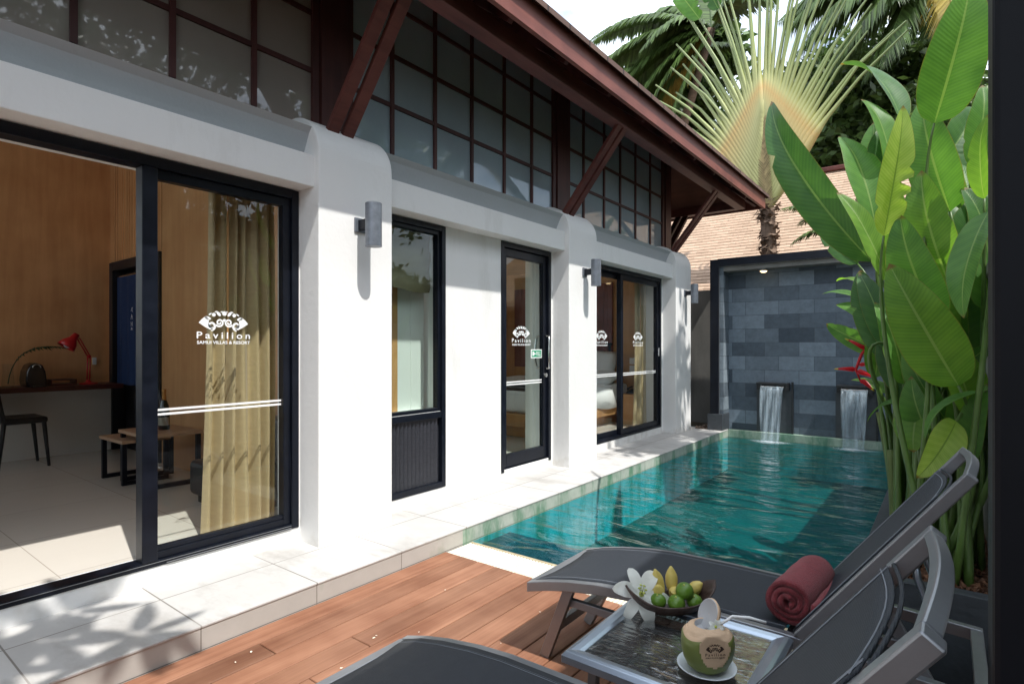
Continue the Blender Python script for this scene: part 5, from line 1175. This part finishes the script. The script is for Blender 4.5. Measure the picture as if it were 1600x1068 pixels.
# ------------------------------------------------------------------ TRAVELLER'S PALM
tp = thing('fan_palm', 'fan-shaped palm with yellow-orange stalks behind the water wall', 'fan palm', (-2.42,10.5,.05))
b = MB(); pts = [(-2.42,10.5,.0),(-2.40,10.5,1.5),(-2.43,10.5,2.9),(-2.46,10.5,3.75)]
b.tube(pts, [.17,.15,.125,.12], 14)
rd = random.Random(8)
for i in range(260):
    z = rd.uniform(2.4,3.85); a = rd.uniform(0,2*PI); r = .125; c = V((-2.44+r*math.cos(a),10.5+r*math.sin(a),z)); s = rd.uniform(.03,.085); q = V((math.cos(a),math.sin(a),rd.uniform(-1.2,.9))).normalized(); tn = V((-math.sin(a),math.cos(a),0))
    b.add([c-tn*s*.7, c+tn*s*.7, c+tn*s*.4+q*s, c-tn*s*.3+q*s*1.2], [(0,1,2,3)])
b.build('trunk', M['trunk'], tp)
NP = 40; 
def pmix():
    m = M['petiole']; nt = m.node_tree; b_ = [n for n in nt.nodes if n.type == 'BSDF_PRINCIPLED'][0]; src = b_.inputs['Base Color'].links[0].from_socket
    uv = N(nt, 'ShaderNodeUVMap'); sp = N(nt, 'ShaderNodeSeparateXYZ'); nt.links.new(uv.outputs[0], sp.inputs[0])
    cr = N(nt, 'ShaderNodeValToRGB'); e = cr.color_ramp.elements; e[0].position = 0; e[0].color = (.36,.37,.14,1); e[1].position = 1; e[1].color = (.075,.14,.05,1)
    for pos, col in ((.20,(.46,.44,.20,1)),(.36,(.52,.31,.11,1)),(.46,(.44,.43,.18,1)),(.70,(.20,.28,.10,1))): q = e.new(pos); q.color = col
    nt.links.new(sp.outputs[1], cr.inputs[0])
    mx = N(nt, 'ShaderNodeMix', data_type='RGBA'); mx.inputs['Factor'].default_value = .72; nt.links.new(src, mx.inputs['A']); nt.links.new(cr.outputs[0], mx.inputs['B']); nt.links.new(mx.outputs['Result'], b_.inputs['Base Color'])
pmix()
for i in range(NP):
    t = i/(NP-1); sg = 1 if i % 2 else -1; s0 = V((-2.47-.06*t, 10.5+sg*.012, 3.72+1.55*t))
    ang = R(41*(1-t)**.95+1.5+rd.uniform(-4.5,4.5))*sg                                  # final lean from vertical, oldest widest
    a0 = R(31*(1-t)**.7+2.5)*sg                                      # sheath leaves the axis steeply
    Ls = 1.75-1.0*t; d0 = V((math.sin(a0),0,math.cos(a0))); d1 = V((math.sin(ang),0,math.cos(ang)))
    yj = rd.uniform(-.06,.06)
    p1 = s0+d0*Ls*.75; p2 = p1+(d0*.4+d1*.6).normalized()*.35; Lp = .95+.6*rd.random()+1.0*t; p3 = p2+d1*Lp*.5+V((0,yj,0)); sag = V((sg*.12*(1-t),0,-(.05+.22*rd.random())*(1-t))); p4 = p3+(d1+sag)*Lp*.55
    ctrl = [s0,p1,p2,p3,p4]; pts = [s0, s0.lerp(p1,.33), s0.lerp(p1,.66), p1, p1.lerp(p2,.5), p2, p2.lerp(p3,.5), p3, p3.lerp(p4,.5), p4]
    hw = [.11,.18,.18,.14,.098,.062,.046,.037,.030,.024]; vs = []; uvs = []
    for q, (p, w) in enumerate(zip(pts, hw)):
        dd = (pts[min(q+1,9)]-pts[max(q-1,0)]).normalized(); sx = V((dd.z,0,-dd.x)).normalized(); ty = q/9
        for (u, o) in ((-1,-.2),(-.5,-.75),(0,-1),(.5,-.75),(1,-.2),(.4,.4),(-.4,.4)): vs.append(p+sx*u*w*.62+V((0,o*w*.55,0))); uvs.append((.5+u/2, ty))
    b = MB(); b.add(vs, [(q*7+k, q*7+(k+1)%7, (q+1)*7+(k+1)%7, (q+1)*7+k) for q in range(9) for k in range(7)], 0, uvs)
    b.build('leaf_stalk', M['petiole'], tp, smooth=True)
    if t < .60: continue                                           # the oldest stalks have lost their blades
    # torn paddle blade at the end of each stalk
    b = MB(); tipv = p4+(d1*.85+V((sg*.28*(1-t),rd.uniform(-.1,.1),-.22*(1-t)))).normalized()*rd.uniform(.8,1.2)
    tears = [(rd.uniform(.1,.95), rd.choice((-1,1)), rd.uniform(.3,.8)) for _ in range(12)]
    paddle(b, p4, tipv, rd.uniform(.26,.38), (rd.uniform(-.5,.5),-1,.5), .05, .25, 8, 30, rd.uniform(-50,50), .12, lambda t: min(1,(t**.35*(1-t)**.4)/.62), tears, i, .25)
    b.build('leaf_blade', M['leaf%d' % rd.choice((0,0,1))], tp, smooth=True)
b = MB()                                                           # overlapping woven sheath edges along the axis
for i in range(70):
    t = i/69; sg = 1 if i % 2 else -1; s0 = V((-2.46-.065*t, 10.42, 3.66+1.60*t)); d = V((sg*.55,-.1,.75)).normalized(); l = .20-.09*t
    sx = V((d.z,0,-d.x)); b.add([s0-sx*.014, s0+sx*.014, s0+d*l+sx*.004, s0+d*l-sx*.012], [(0,1,2,3)])
b.build('sheath_edge', M['sheath'], tp)
b = MB()
for i in range(90):
    c = V((-2.45+rd.uniform(-.16,.10),10.42+rd.uniform(-.05,.1),3.60+rd.uniform(-.05,.35))); d = V((rd.uniform(-1,1),rd.uniform(-.5,.3),rd.uniform(-.8,.6))).normalized(); l = rd.uniform(.06,.22); sx = d.cross(V((0,1,0))).normalized()*.009
    b.add([c-sx, c+sx, c+d*l], [(0,1,2)])
b.build('dry_fibre', M['trunk'], tp)

# ------------------------------------------------------------------ PALMS AND TREES
def palm(name, label, base, top, fronds, lmat, seed, ln=.5, n=46, droop=.8, wd=.15, tr=.13, group='palms beyond the garden wall'):
    rd = random.Random(seed); t = thing(name, label, 'palm tree', base, group); base, top = V(base), V(top)
    b = MB(); pts = bez(base, base.lerp(top,.5)+V((.2,.1,0)), top, 12); b.tube(pts, [tr*(1.2-.5*q/12) for q in range(13)], 10); b.build('trunk', M['trunk'], t, smooth=True)
    b = MB(); ym = MB()
    for (dx, dy, dz, sag, yel) in fronds:
        e = top+V((dx,dy,dz)); c = top+V((dx*.45,dy*.45,dz*.5+sag)); pts = bez(top, c, e, 14)
        tgt = ym if yel else b
        tgt.tube(pts, [.028-.022*q/14 for q in range(15)], 5); frond_faces(tgt, pts[1:], n, ln, droop, wd, rd)
    b.build('crown', M[lmat], t)
    if ym.v: ym.build('dry_frond', M['fol_yellow'], t)
    return t
palm('palm_tree','tall palm with heavy drooping fronds left of the fan palm',(-7.6,13.4,0),(-4.3,13.2,8.7),[(-3.0,-.4,.5,.9,0),(-3.2,.2,-.1,.9,0),(-2.9,-.6,-.5,.9,0),(-2.8,.4,-.8,.9,0),(-2.5,-.3,-1.2,.8,0),(-2.5,.3,-1.6,.7,0),(-2.1,-.5,-1.9,.7,0),(-1.9,.1,-2.3,.6,1),(-1.5,-.6,-2.0,.7,0),(-1.0,-.6,-2.6,.6,0),(2.2,.2,.6,.9,0),(1.5,-.7,-.2,.8,0),(-.4,.9,1.8,.3,0),(1.2,.8,1.4,.5,0),(-1.8,.8,1.2,.8,0),(-1.4,-.8,-.4,.9,0)],'fol_mid',2,.56,110,.8,.15)
palm('palm_tree','palm with grey-green hanging fronds right of the fan palm',(1.6,15.2,0),(-.1,15.0,9.5),[(-2.9,-.4,-.6,1.1,0),(-2.6,-.9,-1.5,1.1,0),(-1.9,-1.0,-2.0,1.0,0),(-1.0,-1.2,-2.4,.9,0),(-2.2,.2,.6,.8,0),(.9,-.9,-2.2,1.0,1),(2.5,-.3,-.8,1.1,0),(.5,.9,1.6,.4,0),(-.7,-1.3,-1.2,1.1,0),(.2,-1.3,-2.1,1.0,1),(-3.2,.3,.0,.9,0),(-1.6,-.4,-1.2,1.0,0),(1.5,-.6,-1.6,1.0,0),(-2.4,-.6,-1.0,1.1,0),(-2.0,-.2,-1.8,1.0,0),(-1.3,-.8,-2.4,.9,0),(-2.7,-.2,-.2,1.2,0),(-.2,-.9,-2.0,1.0,0),(.9,-.4,-1.3,1.1,0)],'fol_mid',5,.72,110,.95,.14)
palm('palm_tree','dense dark palm crown just above the dark red eave',(-8.2,14.8,0),(-5.9,14.6,8.6),[(-1.6,-.3,.9,.6,0),(-2.0,-.4,.1,.7,0),(-1.6,-.6,-.8,.7,0),(-1.0,-.7,-1.4,.6,0),(-.2,-.8,-1.7,.5,0),(.7,-.7,-1.5,.6,0),(1.5,-.5,-.8,.7,0),(1.9,-.3,.1,.7,0),(1.2,.3,1.0,.5,0),(-.6,.5,1.5,.3,0),(.2,-.9,-.8,.8,0),(.9,-.8,-.5,.8,1)],'fol_mid',15,.52,100,.8,.15)
palm('palm_tree','yellowing palm fronds hanging at the top right beside the black post',(1.9,9.4,0),(1.35,9.2,5.6),[(-1.05,-.2,-.55,.5,1),(-.9,.3,-1.0,.6,1),(-1.2,.2,.1,.5,0),(.9,.2,-.4,.5,0),(.2,.8,.2,.5,0),(.6,-.5,-.5,.5,0)],'fol_mid',9,.40,40,.95,.15,.09)
palm('small_palm','small feathery palm in front of the peach shingle roof',(-1.10,9.96,.05),(-1.15,9.95,2.95),[(-.95,-.1,.62,.45,0),(-.80,-.12,.05,.42,0),(-.55,.05,.95,.3,0),(.2,0,1.0,.2,0),(.75,-.1,.4,.4,0),(-.75,.1,.38,.5,0),(-.3,-.2,-.0,.35,0)],'fol_mid',12,.27,30,.55,.17,.05,'palms beyond the garden wall')
def tree(label, base, h, blobs, lmat, seed, nleaf, ls, group='broadleaf trees beyond the garden'):
    rd = random.Random(seed); t = thing('broadleaf_tree', label, 'tree', base, group); base = V(base)
    b = MB(); top = base+V((0,0,h*.6)); b.tube(bez(base, base+V((.15,.1,h*.3)), top, 8), [.2-.1*q/8 for q in range(9)], 8)
    for (x, y, z, r) in blobs:
        b.tube(bez(top-V((0,0,h*.12)), top.lerp(V((x,y,z)),.5)+V((0,0,.2)), (x,y,z), 6), [.07-.055*q/6 for q in range(7)], 6)
        for q in range(5):
            d = V((rd.gauss(0,1),rd.gauss(0,1),rd.gauss(.3,1))).normalized()*r*.85; b.tube([V((x,y,z)), V((x,y,z))+d*.6+V((0,0,.05)), V((x,y,z))+d], [.022,.012,.004], 5)
    b.build('trunk', M['bark'], t, smooth=True)
    b = MB(); tot = sum(bl[3]**2 for bl in blobs)
    for (x, y, z, r) in blobs:
        k = int(nleaf*r*r/tot); tw = [V((rd.gauss(0,1),rd.gauss(0,1),rd.gauss(0,1))).normalized()*r*rd.uniform(.35,1) for _ in range(max(6, k//22))]
        for i in range(k):
            c = V((x,y,z)) + rd.choice(tw) + V((rd.gauss(0,1),rd.gauss(0,1),rd.gauss(0,.8)))*r*.11
            d = V((rd.gauss(0,1),rd.gauss(0,1),rd.gauss(-.5,.7))).normalized(); sd = d.cross(V((rd.gauss(0,1),rd.gauss(0,1),rd.gauss(0,1)))).normalized(); l = ls*rd.uniform(.6,1.3); w = l*.24
            b.add([c, c+d*l*.45+sd*w, c+d*l, c+d*l*.45-sd*w], [(0,1,2,3)])
    b.build('crown', M[lmat], t)
tree('dark leafy tree behind the fan palm stalks',(-1.9,17,0),8,[(-1.9,16.5,7.2,1.5),(-.6,16.2,5.9,1.3),(-2.9,16.8,5.6,1.2),(-3.0,17.4,8.4,1.1),(-.9,17,7.4,1.1),(-1.4,16.4,6.6,1.3),(-2.4,16.6,6.4,1.2),(-.2,16.6,7.0,1.2),(-3.4,17,6.6,1.1),(-1.2,16.8,8.6,1.2),(-.3,16.8,8.0,1.1),(-2.4,17,7.6,1.0)],'fol_mid',31,15000,.28)
tree('light green feathery tree between roof and fan palm',(-7.2,17.5,0),8,[(-6.6,17,7.2,1.3),(-5.4,17,6.6,1.2),(-7.6,17.3,8.0,1.0),(-5.9,17.5,5.4,1.2),(-4.6,17.5,8.6,1.0),(-6.2,16.6,6.2,1.1),(-5.2,16.6,7.6,1.0)],'fol_light',32,8200,.21)
tree('light airy tree behind the heliconia at the right',(.8,15,0),6,[(.3,14.6,5.2,1.3),(1.3,14.9,4.3,1.4),(-.5,14.8,4.0,1.1),(.9,14.8,6.4,.9),(.2,14.7,3.2,1.2),(-.2,14.9,5.8,1.1),(.9,14.9,5.4,1.2),(-.9,15,5.2,1.0)],'fol_light',33,11000,.19)
tree('thin pale tree top against the sky above the fan palm',(-3.2,19.5,0),10,[(-2.6,19,9.6,1.0),(-4.2,19,9.0,.9),(-1.6,19.3,8.6,1.0),(-5.3,19.6,9.0,.8)],'fol_mid',34,2000,.2)
tree('dense tree of long hanging leaves rising behind the dark red eave',(-9.5,16.5,0),8,[(-8.0,15.2,8.3,.9),(-7.3,15.0,8.8,.9),(-6.6,15.0,8.0,1.0),(-7.3,15.1,7.5,.9),(-5.9,15.0,9.0,.9),(-5.6,15.2,8.0,.8),(-6.2,14.9,7.2,.8),(-4.9,15.4,9.2,.8)],'fol_mid',41,9000,.36)
# garden beyond the right-hand wall: seen mirrored in the panes, throws the dappled shade
tree('spreading tree beyond the right garden wall by the pool',(2.9,6.4,0),7,[(1.3,6.2,7.4,.85),(1.3,5.6,7.5,.7),(1.1,6.9,7.3,.9),(2.9,8.2,6.4,.7)],'fol_mid',35,1900,.24)
t = thing('hedge', 'clipped dark hedge behind the right garden wall', 'hedge', (1.3,6,0))
rd = random.Random(77); b = MB()
for i in range(9000):
    f = rd.randrange(3); y = rd.uniform(3.7,9.6); z = rd.uniform(.2,2.5+.2*math.sin(y*2.1)); x = .95+.12*math.sin(3*y+z)+abs(rd.gauss(0,.12))
    if f == 0: z = 2.4+.2*math.sin(y*2.1)+rd.gauss(0,.1); x = rd.uniform(.9,1.7)
    c = V((x,y,z)); d = V((rd.gauss(-.4,1),rd.gauss(0,1),rd.gauss(-.2,.8))).normalized(); sd = d.cross(V((rd.gauss(0,1),rd.gauss(0,1),rd.gauss(0,1)))).normalized(); l = rd.uniform(.10,.2); w = l*.3
    b.add([c, c+d*l*.45+sd*w, c+d*l, c+d*l*.45-sd*w], [(0,1,2,3)])
b.build('foliage', M['fol_dark'], t)
b = MB(); b.box(1.15,1.6,3.8,9.5,0,2.3); b.build('branches', M['bark'], t)
t = thing('hedge', 'tall dark hedge behind the unseen shade pavilion', 'hedge', (6.2,0,0))
b = MB()
for i in range(10000):
    y = rd.uniform(-6,9.5); z = rd.uniform(.0,4.6+.3*math.sin(y*1.7)); x = 5.75+.2*math.sin(2*y+z)+abs(rd.gauss(0,.2))
    c = V((x,y,z)); d = V((rd.gauss(-.4,1),rd.gauss(0,1),rd.gauss(-.2,.8))).normalized(); sd = d.cross(V((rd.gauss(0,1),rd.gauss(0,1),rd.gauss(0,1)))).normalized(); l = rd.uniform(.16,.34); w = l*.3
    b.add([c, c+d*l*.45+sd*w, c+d*l, c+d*l*.45-sd*w], [(0,1,2,3)])
b.build('foliage', M['fol_dark'], t)
b = MB(); b.box(6.05,6.6,-6,9.5,0,4.3); b.build('branches', M['bark'], t)
tree('broad tree far beyond the right garden wall',(7.5,5,0),7,[(7,4.5,6.6,1.8),(7.6,6.6,6.2,1.8),(7,2.4,6.0,1.6),(8.2,5,8.4,1.6),(8,3,8,1.4),(8,7.4,8.2,1.5)],'fol_dark',36,5200,.30)
tree('second broad tree far beyond the right garden wall',(8.5,12,0),8,[(8,11,6.6,2.0),(8,13.5,7.0,2.0),(7,9,6,1.6),(9,12,9,1.7),(8.4,9.6,8.8,1.5),(9,15,8.6,1.8)],'fol_mid',37,5200,.30)
tree('tall dark tree across the lane from the villa',(12,0,0),9,[(11,-1,5.6,2.2),(12,2,6.4,2.2),(12,-3.5,5.2,1.8),(12,0,8.0,2.0)],'fol_dark',38,3600,.36)
# frangipani reaching over the deck, source of the leaf shadow at the lower left
fr = thing('frangipani_tree', 'frangipani tree leaning over the near end of the deck', 'tree', (-.9,-1.9,-.3))
rd = random.Random(44); b = MB(); fork = V((-.75,-1.0,2.9)); b.tube(bez((-.9,-1.9,-.3),(-1.0,-1.7,1.6),fork,8), [.10-.04*q/8 for q in range(9)], 8)
tips = []
for e in ((-.55,.10,4.35),(-.20,.32,4.55),(-.80,-.15,4.5),(-.45,-.35,4.6),(-.95,-.5,4.2),(-.72,.22,4.5),(-.62,-.12,4.2)):
    e = V(e); b.tube(bez(fork, fork.lerp(e,.5)+V((.05,.05,-.1)), e, 6), [.05-.026*q/6 for q in range(7)], 7); tips.append(e)
b.build('trunk', M['bark'], fr, smooth=True)
b = MB()
for e in tips:
    for k in range(11):
        a = k*2.4+rd.uniform(-.3,.3); d = V((math.cos(a),math.sin(a),rd.uniform(-.35,.45))).normalized()
        paddle(b, e+d*.03, e+d*rd.uniform(.26,.40), rd.uniform(.075,.10), (0,0,1), -.06, .15, 4, 8)
b.build('crown', M['leaf1'], fr, smooth=True)

# ------------------------------------------------------------------ LIGHT, SKY, CAMERA
w = bpy.data.worlds.new('World'); sc.world = w; w.use_nodes = True; nt = w.node_tree; nt.nodes.clear()
sky = nt.nodes.new('ShaderNodeTexSky'); sky.sky_type = 'NISHITA'; sky.sun_disc = False; sky.sun_elevation = R(58.9); sky.sun_rotation = R(104); sky.air_density = 1.0; sky.dust_density = 2.0; sky.ozone_density = 1.2
tc = nt.nodes.new('ShaderNodeTexCoord'); mp = nt.nodes.new('ShaderNodeMapping'); mp.inputs['Scale'].default_value = (1,1,2.2); nt.links.new(tc.outputs['Generated'], mp.inputs[0])
no = nt.nodes.new('ShaderNodeTexNoise'); no.inputs['Scale'].default_value = 2.6; no.inputs['Detail'].default_value = 7; no.inputs['Roughness'].default_value = .58; nt.links.new(mp.outputs[0], no.inputs['Vector'])
mr = nt.nodes.new('ShaderNodeMapRange'); mr.inputs['From Min'].default_value = .33; mr.inputs['From Max'].default_value = .55; mr.inputs['To Max'].default_value = .85; nt.links.new(no.outputs['Fac'], mr.inputs['Value'])
mx = nt.nodes.new('ShaderNodeMix'); mx.data_type = 'RGBA'; nt.links.new(mr.outputs['Result'], mx.inputs['Factor']); nt.links.new(sky.outputs[0], mx.inputs['A']); mx.inputs['B'].default_value = (11.5,12.6,13.8,1)
bg = nt.nodes.new('ShaderNodeBackground'); bg.inputs['Strength'].default_value = .15; nt.links.new(mx.outputs['Result'], bg.inputs['Color'])
wo = nt.nodes.new('ShaderNodeOutputWorld'); nt.links.new(bg.outputs[0], wo.inputs['Surface'])
sl = bpy.data.lights.new('sun', 'SUN'); sl.energy = 3.9; sl.angle = R(.53); sl.color = (1, .965, .91)
so = bpy.data.objects.new('sun', sl); COL.objects.link(so); so.rotation_euler = V((-1,.25,-1.709)).to_track_quat('-Z','Y').to_euler(); so.location = (6,-2,12)
cd = bpy.data.cameras.new('camera'); co = bpy.data.objects.new('camera', cd); COL.objects.link(co); sc.camera = co
co.location = (0,0,1.362); co.rotation_euler = (R(90), 0, R(37.372)); cd.sensor_width = 36; cd.lens = 889/1600*36; cd.shift_y = 9/1600; cd.clip_start = .05; cd.clip_end = 500
sc.view_settings.view_transform = 'Standard'; sc.view_settings.look = 'None'; sc.view_settings.gamma = 1; sc.view_settings.exposure = .45
sc.render.engine = 'CYCLES'; cy = sc.cycles
cy.use_denoising = True; cy.max_bounces = 10; cy.diffuse_bounces = 5; cy.glossy_bounces = 4; cy.transmission_bounces = 4; cy.transparent_max_bounces = 24; cy.sample_clamp_indirect = 6; cy.caustics_reflective = False; cy.caustics_refractive = False
